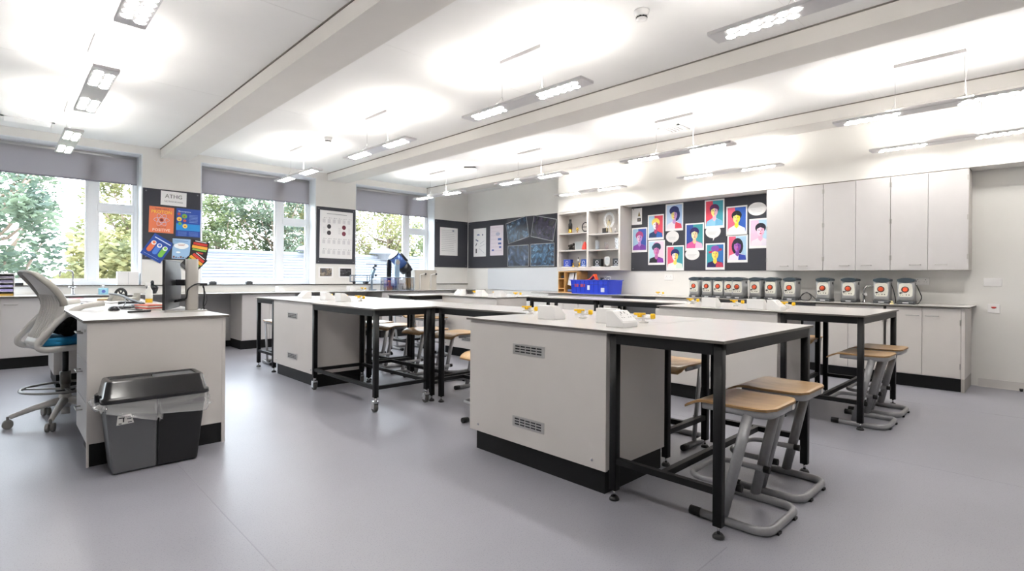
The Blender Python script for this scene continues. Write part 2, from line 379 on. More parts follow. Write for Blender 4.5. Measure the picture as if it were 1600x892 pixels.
for r_, (px, pz, ys) in enumerate(((.56, 2.70, (.8, 3.2, 5.59, 7.92)), (3.23, 2.70, (.8, 3.23, 5.66, 8.02)), (5.80, 2.68, (.78, 3.2, 5.61, 7.95)), (7.22, 2.66, (.78, 3.18, 5.57)))):
    for k, y in enumerate(ys):
        lab = 'suspended LED pendant light %s, %s' % (names[r_], ends[k])
        if prot is None:
            t = prot = make_pendant(lab)
            # canopy and wires depend on the hanging height
            h = ZC - 2.70
            B().box(-.025, .025, -.25, .25, h - .032, h).build('ceiling_canopy', mat('canopy_white', 'BDBABB', 0.4), t, bevel=.003)
            q = B()
            for s in (-1, 1): q.cyl((0, s * .24, .035), (0, s * .24, h - .03), .0016, 5)
            for s in (-1, 1): q.cyl((-.06, s * .26, .012), (0, s * .24, .10), .0012, 5); q.cyl((.06, s * .26, .012), (0, s * .24, .10), .0012, 5)
            q.build('suspension_wire', M_steel, t)
            B().tube([(0, -.25, h - .02), (.004, -.258, h * .7), (-.006, -.245, h * .4), (.0, -.25, .03)], .0028, n=6).build('power_flex', M_white, t)
            t.location = (px, y, pz)
        else:
            t = dup(prot, (px, y, pz), 0, lab)
            if r_ == 3:
                for c in t.children:      # the row beside the cupboards is dimmed
                    if c.name.startswith(('led_lens', 'uplight')):
                        c.material_slots[0].link = 'OBJECT'; c.material_slots[0].material = M_led3 if c.name.startswith('led') else M_up3
            if pz != 2.70:
                for c in [c for c in t.children if c.name.startswith(('ceiling_canopy', 'suspension_wire', 'power_flex'))]:
                    s_ = (ZC - pz) / (ZC - 2.70)
                    if c.name.startswith('ceiling_canopy'): c.location.z = 2.70 - pz
                    else: c.scale.z = s_

# ceiling devices
def smoke(x, y, lab):
    t = thing('smoke_detector', lab, 'smoke detector', (x, y, ZC), group='smoke detectors')
    B().lathe([(.055, 0), (.055, -.012), (.048, -.02), (.048, -.045)]).build('base', M_white, t)
    q = B()
    for k in range(10):
        a = k * PI / 5; q.box(-.006, .006, -.004, .004, -.056, -.046)
        o_ = len(q.v) - 8
        for i in range(8):
            v = q.v[o_ + i]; q.v[o_ + i] = (v[0] * math.cos(a) - (v[1] + .036) * math.sin(a), v[0] * math.sin(a) + (v[1] + .036) * math.cos(a), v[2])
    q.lathe([(.03, -.045), (.03, -.056)], mi=0); q.build('sensor_slots', M_blk, t)
    B().lathe([(.04, -.056), (.038, -.064), (.02, -.07), (.001, -.071)]).build('cap', M_white, t)
smoke(3.33, 2.10, 'white smoke detector on the ceiling, near the top centre')
smoke(3.29, 7.1, 'small white smoke detector on the ceiling left of the second beam')
t = thing('ceiling_sensor', 'square white sensor box with a dark gap on the far ceiling', 'sensor', (5.98, 7.24, ZC), rz=PI / 4)
B().box(-.10, .10, -.10, .10, -.02, 0).build('base', M_blk, t); B().box(-.12, .12, -.12, .12, -.045, -.02).build('cover', M_white, t, bevel=.01)
def vent(x, y, L, lab, n=4):
    t = thing('air_vent', lab, 'vent', (x, y, ZC))
    q = B(); W = .3
    q.box(-L/2, L/2, -W/2, -W/2 + .03, -.012, 0); q.box(-L/2, L/2, W/2 - .03, W/2, -.012, 0); q.box(-L/2, -L/2 + .03, -W/2, W/2, -.012, 0); q.box(L/2 - .03, L/2, -W/2, W/2, -.012, 0)
    q.build('frame', M_white, t)
    B().box(-L/2 + .03, L/2 - .03, -W/2 + .03, W/2 - .03, -.002, 0).build('backing', mat('vent_shadow', '6B675F', 0.8), t)
    for k in range(n):
        yy = -W/2 + .05 + k * (W - .1) / (n - 1)
        B().bar((-L/2 + .03, yy, -.008), (L/2 - .03, yy, -.008), .022, .004, up=(0, .5, 1)).build('slat', M_white, t)
vent(.25, 9.08, .5, 'white slatted air vent in the ceiling at far left')
vent(6.24, 3.45, .3, 'small white slatted air vent in the ceiling right of centre', 5)

# ---------------------------------------------------------------- benches
def lab_table(x0, x1, y0, y1, lab, casters=False, group='white topped lab tables with black frames'):
    z = .9; lx, ly = x1 - x0, y1 - y0; t = thing('lab_table', lab, 'table', ((x0 + x1) / 2, (y0 + y1) / 2, 0), group=group)
    a, c = lx / 2, ly / 2
    q = B(); q.box(-a, a, -c, c, z - .0015, z); q.box(-a, a, -c, c, z - .014, z - .0015, 1); q.build('tabletop', [M_top, M_edge], t)
    i = .014; s = .042; zt = z - .014; zl = .055 if not casters else .13
    b = B(); h = .055
    b.box(-a + i + s, a - i - s, -c + i, -c + i + .03, zt - h, zt); b.box(-a + i + s, a - i - s, c - i - .03, c - i, zt - h, zt)
    b.box(-a + i, -a + i + .03, -c + i + s, c - i - s, zt - h, zt); b.box(a - i - .03, a - i, -c + i + s, c - i - s, zt - h, zt)
    b.build('apron', M_frame, t)
    for sx_ in (-1, 1):
        for sy in (-1, 1):
            cx_, cy_ = sx_ * (a - i - s / 2), sy * (c - i - s / 2)
            lg = B().rbox(cx_ - s/2, cx_ + s/2, cy_ - s/2, cy_ + s/2, zl, zt, r=.004, n=2).build('leg', M_frame, t)
            if casters:
                q = B(); q.cyl((cx_, cy_, zl), (cx_, cy_, .095), .014, 10); q.box(cx_ - .022, cx_ + .022, cy_ - .02, cy_ + .03, .078, .096)
                q.box(cx_ - .024, cx_ - .02, cy_ - .012, cy_ + .03, .03, .085); q.box(cx_ + .02, cx_ + .024, cy_ - .012, cy_ + .03, .03, .085)
                q.build('caster_fork', M_chrome, lg)
                q = B(); q.cyl((cx_ - .016, cy_ + .012, .038), (cx_ + .016, cy_ + .012, .038), .038, 20); q.build('caster_wheel', mat('caster_grey', '4B4A48', 0.5), lg, bevel=.005)
            else:
                B().lathe([(.007, .02), (.007, zl)], (cx_, cy_, 0), 10).build('foot_stem', M_chrome, lg)
                B().lathe([(.027, 0), (.027, .008), (.018, .02)], (cx_, cy_, 0), 16).build('foot_pad', M_blk, lg)
    zr = .195; ra = .03; rb = .032
    if lx >= ly:
        for s_ in (-1, 1): x = s_ * (a - i - s / 2); B().box(x - ra/2, x + ra/2, -c + i + s, c - i - s, zr, zr + rb).build('side_rail', M_frame, t)
        x = a - i - s / 2 - ra / 2; B().box(-x, x, -ra/2, ra/2, zr + .0, zr + rb).build('centre_rail', M_frame, t)
    else:
        for s_ in (-1, 1): y = s_ * (c - i - s / 2); B().box(-a + i + s, a - i - s, y - ra/2, y + ra/2, zr, zr + rb).build('side_rail', M_frame, t)
        y = c - i - s / 2 - ra / 2
        if not casters: B().box(-ra/2, ra/2, -y, y, zr, zr + rb).build('centre_rail', M_frame, t)
    if casters:   # the trolley table carries rails on its long sides too
        for s_ in (-1, 1): x = s_ * (a - i - s / 2); B().box(x - ra/2, x + ra/2, -c + i + s, c - i - s, zr, zr + rb).build('long_rail', M_frame, t)
    return t

def grille(parent, x, yc, zc):
    """louvred vent on a face looking towards -x"""
    g = B().box(x - .004, x, yc - .135, yc + .135, zc - .034, zc + .034).build('vent_grille', M_alu, parent, bevel=.0015)
    q = B()
    for k in range(5):
        for r_ in range(3):
            yy = yc - .112 + k * .0465; zz = zc - .02 + r_ * .0165
            q.box(x - .0052, x - .0035, yy, yy + .038, zz, zz + .008)
    q.build('vent_slots', M_blk, g)
def bench_cab(x0, x1, y0, y1, lab, vents=True):
    t = thing('bench_cabinet', lab, 'cabinet', ((x0 + x1) / 2, (y0 + y1) / 2, 0), group='service cabinets of the island benches')
    a, c = (x1 - x0) / 2, (y1 - y0) / 2
    B().box(-a + .035, a - .02, -c + .03, c - .035, 0, .14).build('plinth', M_plinth, t)
    B().box(-a + .02, a - .002, -c + .02, c - .02, .14, .886).build('body', M_cab, t)
    B().box(-a, -a + .02, -c, c, .135, .884).build('side_panel', M_cab, t, bevel=.001)
    B().box(-a + .0205, a - .03, -c + .0, -c + .0195, .14, .884).build('end_panel', M_cab, t, bevel=.001)
    q = B(); q.box(-a - .02, a, -c - .01, c + .02, .9 - .0015, .9); q.box(-a - .02, a, -c - .01, c + .02, .886, .8985, 1)
    q.build('worktop', [M_top, M_edge], t)
    if vents: grille(t, -a, .01, .73); grille(t, -a, .01, .275)
    q = B()
    for yy in (-c + .09, c - .09):
        for zz in (.18, ): q.cyl((-a - .003, yy, zz), (-a, yy, zz), .008, 10)
    q.build('screw_cap', M_chrome, t)
    return t
C1 = bench_cab(2.34, 2.98, 1.68, 2.82, 'grey service cabinet of the front bench with two vent grilles')
C3 = bench_cab(4.84, 5.48, 1.68, 2.82, 'grey service cabinet of the right bench behind the two front stools')
C2 = bench_cab(2.38, 2.98, 5.42, 6.58, 'grey service cabinet of the left bench with two small vent grilles')
C4 = bench_cab(4.88, 5.48, 5.32, 6.56, 'grey service cabinet of the far bench in front of the whiteboard')
lab_table(2.32, 3.57, 1.03, 1.668, 'large white topped table with black steel legs nearest the camera')
lab_table(2.985, 3.585, 1.672, 2.865, 'white topped table tucked beside the front service cabinet')
lab_table(2.96, 3.56, 2.87, 4.068, 'white topped table just behind the front bench, joined to the castor table corner')
lab_table(2.92, 3.56, 4.095, 5.36, 'white topped table in the middle run, right of the castor table')
lab_table(2.31, 2.91, 4.07, 5.37, 'white topped table on four castors beside the left service cabinet', casters=True)
lab_table(2.99, 3.59, 5.40, 6.60, 'white topped table hidden behind the left service cabinet')
lab_table(2.38, 3.60, 6.625, 7.225, 'white topped table at the window end of the left bench')
lab_table(4.82, 6.085, 1.03, 1.668, 'white topped table at the right end with two stools under it')
lab_table(5.49, 6.09, 1.672, 2.865, 'white topped table beside the right bench service cabinet')
lab_table(5.47, 6.07, 2.87, 4.068, 'white topped table in the right run behind the right bench')
lab_table(5.47, 6.07, 4.08, 5.29, 'white topped table in the right run nearest the far service cabinet')
lab_table(5.49, 6.09, 5.40, 6.60, 'white topped table beside the far service cabinet')
lab_table(4.31, 5.53, 6.60, 7.20, 'white topped table at the window end of the far bench')

# service pods and gas taps
def pod_mesh():
    prof = [(-.10, 0), (.095, 0), (.10, .088), (.02, .092), (-.09, .028)]
    return prof
def pod(x, y, lab, rz=PI / 2, z=.9):
    """wedge socket box; the sloping face looks along local -y"""
    t = thing('socket_pod', lab, 'socket box', (x, y, z), rz=rz, group='white wedge socket boxes on the benches')
    B().prism([(-.058, .0), (.058, 0), (.058, .092), (.012, .092), (-.058, .030)], 'yz', -.075, .075).build('housing', M_white, t, bevel=.004)
    nrm = Vector((0, -.062, .070)).normalized(); c0 = Vector((0, -.023, .061)); dy = Vector((0, .070, .062)).normalized()
    q = B(); c = c0 + nrm * .002
    vs = [c + Vector((sx_ * .066, 0, 0)) + dy * sy * .040 for sx_, sy in ((-1, -1), (1, -1), (1, 1), (-1, 1))]
    q.add([v - nrm * .003 for v in vs] + vs, [(3, 2, 1, 0), (4, 5, 6, 7), (0, 1, 5, 4), (1, 2, 6, 5), (2, 3, 7, 6), (3, 0, 4, 7)])
    q.build('face_plate', mat('socket_plate', 'F4F2F1', 0.25), t)
    q = B()
    for cx_ in (-.033, .033):
        for (dx, dd, w_, l_) in ((0, .012, .003, .005), (-.011, -.010, .005, .003), (.011, -.010, .005, .003)):
            c = c0 + nrm * .0024 + Vector((cx_ + dx, 0, 0)) + dy * dd
            vs = [c + Vector((sx_ * w_, 0, 0)) + dy * sy * l_ for sx_, sy in ((-1, -1), (1, -1), (1, 1), (-1, 1))]
            q.add(vs, [(0, 1, 2, 3)])
    for cx_ in (-.016, .016):
        c = c0 + nrm * .0028 + Vector((cx_, 0, 0)) + dy * .028
        vs = [c + Vector((sx_ * .006, 0, 0)) + dy * sy * .008 for sx_, sy in ((-1, -1), (1, -1), (1, 1), (-1, 1))]
        q.add(vs, [(0, 1, 2, 3)])
    q.build('socket_holes', mat('socket_dark', '8B8988', 0.5), t)
    return t
def gas(x, y, lab, z=.9, rz=0):
    t = thing('gas_tap', lab, 'gas tap', (x, y, z), rz=rz, group='yellow gas taps on the benches')
    B().lathe([(.028, 0), (.028, .008), (.012, .012), (.012, .045), (.016, .048), (.012, .05)]).build('turret', M_white, t)
    q = B(); q.cyl((-.02, -.0, .032), (.045, -.04, .028), .007, 10); q.cyl((.02, 0, .032), (-.05, .035, .028), .007, 10); q.build('nozzle', M_white, t)
    q = B(); q.rbox(-.062, .012, -.012, .012, .050, .062, r=.009, n=3); q.lathe([(.014, .036), (.016, .05), (.010, .054)], (-.025, 0, 0), 10); q.build('lever', M_yel, t)
    q = B(); q.lathe([(.012, .028), (.016, .034), (.016, .056), (.010, .060)], (.045, -.045, 0), 12); q.build('knob', M_yel, t)
    return t
pod(2.68, 2.375, 'white socket box on the front bench, farthest of the three')
pod(2.73, 1.925, 'white socket box on the front bench, middle of the three, partly hidden')
pod(2.565, 1.735, 'white socket box on the front bench showing its sloping socket face', 0)
gas(2.9, 2.79, 'yellow gas tap on the front bench, leftmost', rz=-.75); gas(2.9, 2.28, 'yellow gas tap on the front bench, middle', rz=-.75); gas(2.9, 1.80, 'yellow gas tap on the front bench beside the sloping socket face', rz=-.75)
pod(2.73, 6.52, 'white socket box on the left bench facing left', -PI / 2)
pod(2.73, 5.88, 'white socket box in the middle of the left bench')
pod(2.73, 5.50, 'white socket box on the left bench nearest the castor table')
gas(2.92, 6.25, 'yellow gas tap on the left bench, leftmost', rz=-.75); gas(2.92, 5.86, 'yellow gas tap on the left bench, middle', rz=-.75); gas(2.92, 5.45, 'yellow gas tap on the left bench nearest the castor table', rz=-.75)
pod(5.05, 2.37, 'white socket box on the right bench, farthest of the three'); pod(5.05, 1.93, 'white socket box on the right bench, middle of the three'); pod(5.02, 1.75, 'white socket box on the right bench showing its sloping side', 0)
gas(5.42, 2.76, 'yellow gas tap on the right bench, leftmost', rz=-.75); gas(5.42, 2.28, 'yellow gas tap on the right bench, middle', rz=-.75); gas(5.42, 1.80, 'yellow gas tap on the right bench nearest the end table', rz=-.75)
pod(5.08, 6.38, 'white socket box on the far bench facing left', -PI / 2); pod(5.08, 5.87, 'white socket box in the middle of the far bench'); pod(5.08, 5.47, 'white socket box on the far bench nearest the camera')
gas(5.35, 6.31, 'yellow gas tap on the far bench, leftmost', rz=-.75); gas(5.35, 5.84, 'yellow gas tap on the far bench, middle', rz=-.75); gas(5.35, 5.40, 'yellow gas tap on the far bench, rightmost', rz=-.75)
pod(3.47, 9.3, 'white socket box on the window counter below the middle window'); pod(4.78, 9.3, 'white socket box on the window counter below the two small photos')
gas(5.04, 9.3, 'yellow gas tap on the window counter left of the glass tank', rz=-.75)
gas(7.6, 4.43, 'yellow gas tap on the cupboard wall counter left of the power units', rz=-.75)

# ---------------------------------------------------------------- stools (local +y = towards the table)
def make_stool(lab):
    t = thing('lab_stool', lab, 'stool', (0, 0, 0), group='wooden seated cantilever lab stools')
    hw = .20
    path = fillet([(-hw, .175, .020), (-hw, -.168, .022), (hw, -.168, .022), (hw, .175, .020)], .085, 6)
    B().tube(path, .017, .022, n=10, up=(0, 0, 1)).build('sled_base', M_stool, t)
    for s in (-1, 1):
        B().tube([(s * hw, .15, .021), (s * hw, .205, .021)], .0215, .022, n=10, up=(0, 0, 1)).build('end_cap', M_rub, t)
    for s in (-1, 1):
        B().bar((s * .09, -.172, .006), (s * .125, -.172, .006), .036, .012).build('glide_pad', M_rub, t)
    for s in (-1, 1):
        B().tube([(s * (hw - .002), .045, .025), (s * (hw - .014), -.072, .545)], .012, .026, n=12, up=(0, 1, 0)).build('leg', M_stool, t)
    zf = .185; y0 = .005
    path = fillet([(-hw + .026, y0 - .02, zf), (-hw + .026, .235, zf), (hw - .026, .235, zf), (hw - .026, y0 - .02, zf)], .08, 6)
    q = B().tube(path, .013, .015, n=10, up=(0, 0, 1)).build('footrest', M_stool, t)
    for s in (-1, 1): B().tube([(s * (hw - .026), y0 - .045, zf), (s * (hw - .026), y0 - .015, zf)], .016, .018, n=10, up=(0, 0, 1)).build('footrest_cap', M_rub, t)
    zs = .553
    path = fillet([(-hw + .012, .15, zs), (-hw + .012, -.166, zs), (hw - .012, -.166, zs), (hw - .012, .15, zs)], .07, 6)
    B().tube(path, .008, .019, n=10, up=(0, 0, 1)).build('seat_frame', M_stool, t)
    B().box(-.16, .16, .10, .13, zs - .008, zs + .012).build('seat_crossbar', M_stool, t)
    B().box(.085, .112, -.1765, -.1745, zs - .013, zs + .012).build('sticker', card('E6E3E0'), t)
    # plywood seat
    n, m_ = 18, 12; top = []
    for i in range(n + 1):
        f = -.178 + i * (.428 / n)
        r = .075; w_ = .202
        if f < -.178 + r: w_ = .202 - r + math.sqrt(max(0, r * r - (r - (f + .178)) ** 2))
        if f > .21: w_ = .202 - .02 * ((f - .21) / .04) ** 2
        for j in range(m_ + 1):
            u = -1 + 2 * j / m_
            dip = -.012 * math.exp(-((f - .02) / .11) ** 2) * (1 - u * u * .8)
            zz = .580 + dip
            if f > .13: zz -= ((f - .13) / .12) ** 2 * .045
            top.append((u * w_, f, zz))
    th = .011; vs = top + [(a_, b_, c_ - th) for a_, b_, c_ in top]; K = len(top); W1 = m_ + 1; fs = []
    for i in range(n):
        for j in range(m_):
            a_ = i * W1 + j; fs.append((a_, a_ + 1, a_ + 1 + W1, a_ + W1)); fs.append((K + a_ + W1, K + a_ + 1 + W1, K + a_ + 1, K + a_))
    rim = []
    for i in range(n): rim.append((i * W1, (i + 1) * W1)); rim.append(((i + 1) * W1 + m_, i * W1 + m_))
    for j in range(m_): rim.append((j + 1, j)); rim.append((n * W1 + j, n * W1 + j + 1))
    q = B(); q.add(vs, fs, 0, True)
    for a_, b_ in rim: q.f.append((a_, b_, b_ + K, a_ + K)); q.m.append(1); q.s.append(False)
    q.build('seat', [M_wood, mat('plywood_edge', '9A774E', 0.5)], t)
    return t
st0 = make_stool('wooden seated grey steel stool nearest the camera under the front table')
st0.location = (2.70, 1.07, 0)
SG = 'wooden seated cantilever lab stools'
for (x, y, rz, lab) in (
    (3.21, 1.085, 0, 'wooden seated grey stool right beside the nearest one, under the front table'),
    (5.15, 1.085, 0, 'wooden seated stool under the right end table, nearer the camera leg'),
    (5.69, 1.09, 0, 'wooden seated stool under the right end table, nearer the cupboards'),
    (3.56, 1.97, PI / 2, 'wooden seated stool seen through the front table, pushed in from behind'),
    (6.08, 1.90, PI / 2, 'wooden seated stool half hidden behind the right end table legs'),
    (3.62, 4.56, PI / 2, 'wooden seated stool just right of the paired black legs of the middle run'),
    (3.60, 5.10, PI / 2, 'wooden seated stool framed by the castor table, rightmost of three'),
    (3.60, 5.78, PI / 2, 'wooden seated stool framed by the castor table, middle of three'),
    (3.60, 6.30, PI / 2, 'wooden seated stool framed by the castor table, farthest of three'),
    (2.89, 3.13, PI / 2, 'wooden seated stool peeping out left of the front service cabinet'),
    (2.76, 7.34, PI, 'wooden seated stool behind the window end table of the left bench'),
    (4.62, 6.46, 0, 'far wooden seated stool under the far bench table, left one'),
    (4.80, 7.42, PI, 'far wooden seated stool under the far bench table, right one'),
):
    dup(st0, (x, y, 0), rz, lab)
# ---------------------------------------------------------------- counter along the window wall
def handle_bow(parent, p0, p1, out, r=.005, name='handle'):
    p0, p1, out = Vector(p0), Vector(p1), Vector(out)
    return B().tube(fillet([p0, p0 + out, p1 + out, p1], .012, 4), r, n=8).build(name, M_steel, parent)
def win_cab(x0, x1, lab, ndoor=2):
    t = thing('base_cabinet', lab, 'cabinet', ((x0 + x1) / 2, 9.28, 0), group='base cabinets under the window counter')
    a = (x1 - x0) / 2
    B().box(-a, a, -.25, .27, .0, .14).build('plinth', M_plinth, t); B().box(-a, a, -.28, .275, .14, .884).build('carcass', M_cab, t)
    w_ = 2 * a / ndoor
    for k in range(ndoor):
        d = B().box(-a + k * w_ + .002, -a + (k + 1) * w_ - .002, -.30, -.2805, .145, .878).build('door', M_cabw, t, bevel=.001)
        hx = -a + (k + (0.8 if k % 2 == 0 else 0.2)) * w_
        handle_bow(d, (hx - .06, -.30, .80), (hx + .06, -.30, .80), (0, -.03, 0))
    return t
win_cab(-2.6, -.5, 'white base cabinet beyond the left edge', 4)
win_cab(-.45, .47, 'white base cabinet under the window counter at the far left', 2)
win_cab(2.76, 3.60, 'white base cabinet under the middle window, left of the left bench', 2)
win_cab(5.26, 6.90, 'white base cabinet under the window counter below the telescope', 4)
q = B().box(XL, 7.30, 9.55, 9.595, 0.0, .884)
t = thing('modesty_panel', 'grey back panel in the open knee spaces under the window counter', 'panel', (0, 0, 0)); B().box(XL + .01, 7.2, 9.57, 9.595, .10, .884).build('panel', mat('kneehole_panel', 'A9A8A8', .5), t); B().box(XL + .01, 7.2, 9.56, 9.595, 0, .0995).build('skirting_strip', M_plinth, t)
t = thing('window_worktop', 'long white worktop with dark edge running under the windows', 'worktop', (0, 0, 0))
q = B(); q.box(XL + .01, 7.86 - .01, 8.935, 9.598, .8985, .9); q.box(XL + .01, 7.85, 8.935, 9.598, .886, .8985, 1); q.build('worktop', [M_top, M_edge], t)
B().box(.42, .98, 9.1, 9.5, .9003, .902).build('sink_rim', M_steel, t)
# ---------------------------------------------------------------- counter along the cupboard wall
def wall_cab(y0, y1, lab, doors, x=7.24):
    t = thing('base_cabinet', lab, 'cabinet', (x, (y0 + y1) / 2, 0), group='base cabinets under the cupboard wall counter')
    a = (y1 - y0) / 2
    B().box(.03, .60, -a, a, 0, .138).build('plinth', M_plinth, t); B().box(.02, .61, -a, a, .138, .884).build('carcass', M_cab, t)
    w_ = 2 * a / doors
    for k in range(doors):      # k counts from the low-y end
        d = B().box(0, .0195, -a + k * w_ + .002, -a + (k + 1) * w_ - .002, .145, .876).build('door', M_cab, t, bevel=.001)
        yh = -a + (k + (.74 if k % 2 == 0 else .26)) * w_
        handle_bow(d, (0, yh - .055, .79), (0, yh + .055, .79), (-.03, 0, 0))
        yh2 = -a + (k if k % 2 == 0 else k + 1) * w_ + (.006 if k % 2 == 0 else -.006)
        [B().box(-.004, .0, yh2 - .006, yh2 + .006, zz, zz + .06).build('hinge', M_steel, d) for zz in (.24, .70)]
    return t
t = wall_cab(.69, 1.345, 'grey two door base cabinet at the right end of the cupboard wall', 2)
q = B(); q.box(0, .61, -.358, -.3285, 0.14, .884); q.build('end_panel', M_cab, t)
B().box(0.0, .61, -.358, -.3285, 0, .1395).build('end_plinth', mat('plinth_end', 'A7A29D', .5), t)
wall_cab(1.37, 2.07, 'grey two door base cabinet behind the right end table', 2)
wall_cab(3.53, 4.29, 'grey base cabinet on the cupboard wall below the left power units', 2)
wall_cab(5.10, 6.50, 'grey base cabinet on the cupboard wall below the blue crate', 4)
t = thing('counter_back_panel', 'dark grey panel in the open knee spaces of the cupboard wall', 'panel', (0, 0, 0))
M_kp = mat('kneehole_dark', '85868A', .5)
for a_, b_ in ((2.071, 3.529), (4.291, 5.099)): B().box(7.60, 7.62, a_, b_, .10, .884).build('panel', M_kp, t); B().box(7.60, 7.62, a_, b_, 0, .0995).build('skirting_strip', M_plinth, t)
t = thing('wall_worktop', 'long white worktop with dark edge along the cupboard wall', 'worktop', (0, 0, 0))
q = B(); q.box(7.205, 7.858, .62, 6.9, .8985, .9); q.box(7.205, 7.858, .62, 6.9, .886, .8985, 1); q.build('worktop', [M_top, M_edge], t)
def tap(x, y, z, rz, lab, h=.30):
    t = thing('lab_tap', lab, 'tap', (x, y, z), rz=rz)
    q = B(); q.lathe([(.028, 0), (.026, .01), (.014, .015), (.014, .08)]); q.tube(fillet([(0, 0, .05), (0, 0, h), (0, -.15, h), (0, -.15, h - .08)], .05, 6), .010, n=10); q.build('spout', M_chrome, t)
    q = B(); q.cyl((-.06, 0, .10), (.06, 0, .10), .010, 10); q.build('cross_body', M_chrome, t)
    for s in (-1, 1): q = B(); q.cyl((s * .06, 0, .10), (s * .085, 0, .10), .016, 12); q.build('tap_handle', M_white, t)
tap(.72, 9.35, .9, -1.2, 'chrome lab tap with a square neck by the sink under the left window', .33)
tap(7.62, 1.64, .9, 0.4, 'slim chrome lab tap on the cupboard wall counter between the power units', .20)
# ---------------------------------------------------------------- wall cupboards
for i, (y0, y1, lab) in enumerate(((.66, 1.36, 'tall grey two door wall cupboard at the right end'), (1.36, 2.07, 'tall grey two door wall cupboard in the middle'), (2.07, 2.765, 'tall grey two door wall cupboard next to the portrait board'))):
    t = thing('wall_cupboard', lab, 'cupboard', (7.53, (y0 + y1) / 2, 1.29), group='tall grey cupboards on the wall')
    a = (y1 - y0) / 2 - .0005; Hc = 1.105
    B().box(.02, .328, -a, a, 0, Hc).build('carcass', M_cab, t)
    for k in range(2):
        d = B().box(0, .0195, -a + k * a + .002, -a + (k + 1) * a - .002, .004, Hc - .006).build('door', M_cabw, t, bevel=.001)
        yh = (-.115 if k == 0 else .115)
        handle_bow(d, (0, yh - .05, .062), (0, yh + .05, .062), (-.028, 0, 0), .0045)
        yy = -a + .007 if k == 0 else a - .007
        for zz in (.12, .55, .98): B().box(-.005, 0, yy - .006, yy + .006, zz, zz + .055).build('hinge', M_steel, d)
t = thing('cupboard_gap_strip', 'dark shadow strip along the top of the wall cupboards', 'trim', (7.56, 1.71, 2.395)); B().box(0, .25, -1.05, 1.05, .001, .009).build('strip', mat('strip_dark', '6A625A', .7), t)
# ---------------------------------------------------------------- display shelf unit
SY0, SY1, SZ0, SZ1, SX = 5.14, 6.54, 1.31, 2.395, 7.53
t = thing('display_shelf', 'open grey display shelf unit with six compartments of trophies', 'shelf', (0, 0, 0))
B().box(7.82, 7.858, SY0, SY1, SZ0, SZ1).build('back_panel', M_cab, t)
for y in (SY0, SY1 - .035): B().box(SX, 7.82, y, y + .035, SZ0, SZ1).build('side_panel', M_cab, t)
B().box(SX, 7.82, 5.81, 5.85, SZ0 + .06, SZ1 - .035).build('divider', M_cab, t)
B().box(SX, 7.82, SY0 + .035, SY1 - .035, SZ1 - .035, SZ1).build('top_panel', M_cab, t); B().box(SX, 7.82, SY0 + .035, SY1 - .035, SZ0, SZ0 + .06).build('bottom_panel', M_cab, t)
for (a_, b_) in ((5.85, SY1 - .035), (SY0 + .035, 5.81)):
    for z in ((1.685, 2.0) if a_ > 5.8 else (1.675, 1.955)): B().box(SX + .01, 7.82, a_, b_, z - .018, z).build('shelf_board', M_cab, t)
ZB, ZM, ZT, ZM2, ZT2 = 1.37, 1.685, 2.0, 1.675, 1.955
def small(name, lab, cat, x, y, z, rz=0, group=None): return thing(name, lab, cat, (x, y, z), rz, group)
M_gold = mat('gold_metal', 'C9A24A', .25, .9); M_dark = mat('dark_bronze', '2A2522', .4, .3)
t = small('bottle', 'black bottle with a gold base on the upper left shelf', 'bottle', 7.62, 6.30, ZT)
B().lathe([(.035, 0), (.038, .01), (.038, .08)], n=16).build('gold_base', M_gold, t); B().lathe([(.038, .08), (.038, .17), (.022, .2), (.022, .25), (.026, .252), (.026, .26)], n=16).build('black_body', M_blk, t)
t = small('star_trophy', 'small gold star trophy on the upper left shelf', 'trophy', 7.62, 6.13, ZT)
st = [( (.045 if k % 2 == 0 else .019) * math.sin(k * PI / 5), .072 + (.045 if k % 2 == 0 else .019) * math.cos(k * PI / 5)) for k in range(10)]
B().prism(st, 'yz', -.006, .006).build('star', M_gold, t, bevel=.002); B().lathe([(.028, 0), (.025, .012), (.007, .018), (.007, .04)]).build('base', M_gold, t)
t = small('ring_sculpture', 'black ring shaped model on the upper left shelf', 'sculpture', 7.62, 5.95, ZT)
q = B(); q.tube([(0, .07 * math.cos(a * PI / 12), .10 + .08 * math.sin(a * PI / 12)) for a in range(24)], .009, n=8, closed=True); q.box(-.008, .008, -.06, .06, .093, .107); q.build('ring', M_blk, t); B().lathe([(.035, 0), (.035, .018)]).build('base', M_blk, t)
t = small('ferris_wheel_model', 'white paper ferris wheel model on a dark base on the upper right shelf', 'model', 7.66, 5.46, ZT2)
B().box(-.09, .09, -.22, .22, 0, .008).build('base_board', mat('blue_grey_card', '4C5566', .6), t)
q = B()
for k in range(32):
    a = k * PI / 16; c, s = math.cos(a), math.sin(a)
    q.bar((0, .075 * c, .235 + .095 * s), (0, .115 * c, .235 + .14 * s), .012, .006, up=(1, 0, 0))
q.tube([(0, .08 * math.cos(a * PI / 16), .235 + .10 * math.sin(a * PI / 16)) for a in range(32)], .003, n=5, closed=True)
q.build('wheel_rim', mat('paper_white', 'E9ECEF', .5), t)
q = B()
for k in range(8): a = k * PI / 4; q.cyl((0, 0, .235), (0, .09 * math.cos(a), .235 + .11 * math.sin(a)), .0015, 4)
q.cyl((-.015, 0, .235), (.015, 0, .235), .01, 10); q.build('spokes', M_steel, t)
q = B()
for s in (-1, 1): q.bar((-.02, 0, .235), (-.02, s * .05, .008), .010, .006, up=(1, 0, 0), mi=0); q.bar((.02, 0, .235), (.02, s * .05, .008), .010, .006, up=(1, 0, 0))
q.build('support_leg', mat('balsa', 'D8C9A0', .6), t)
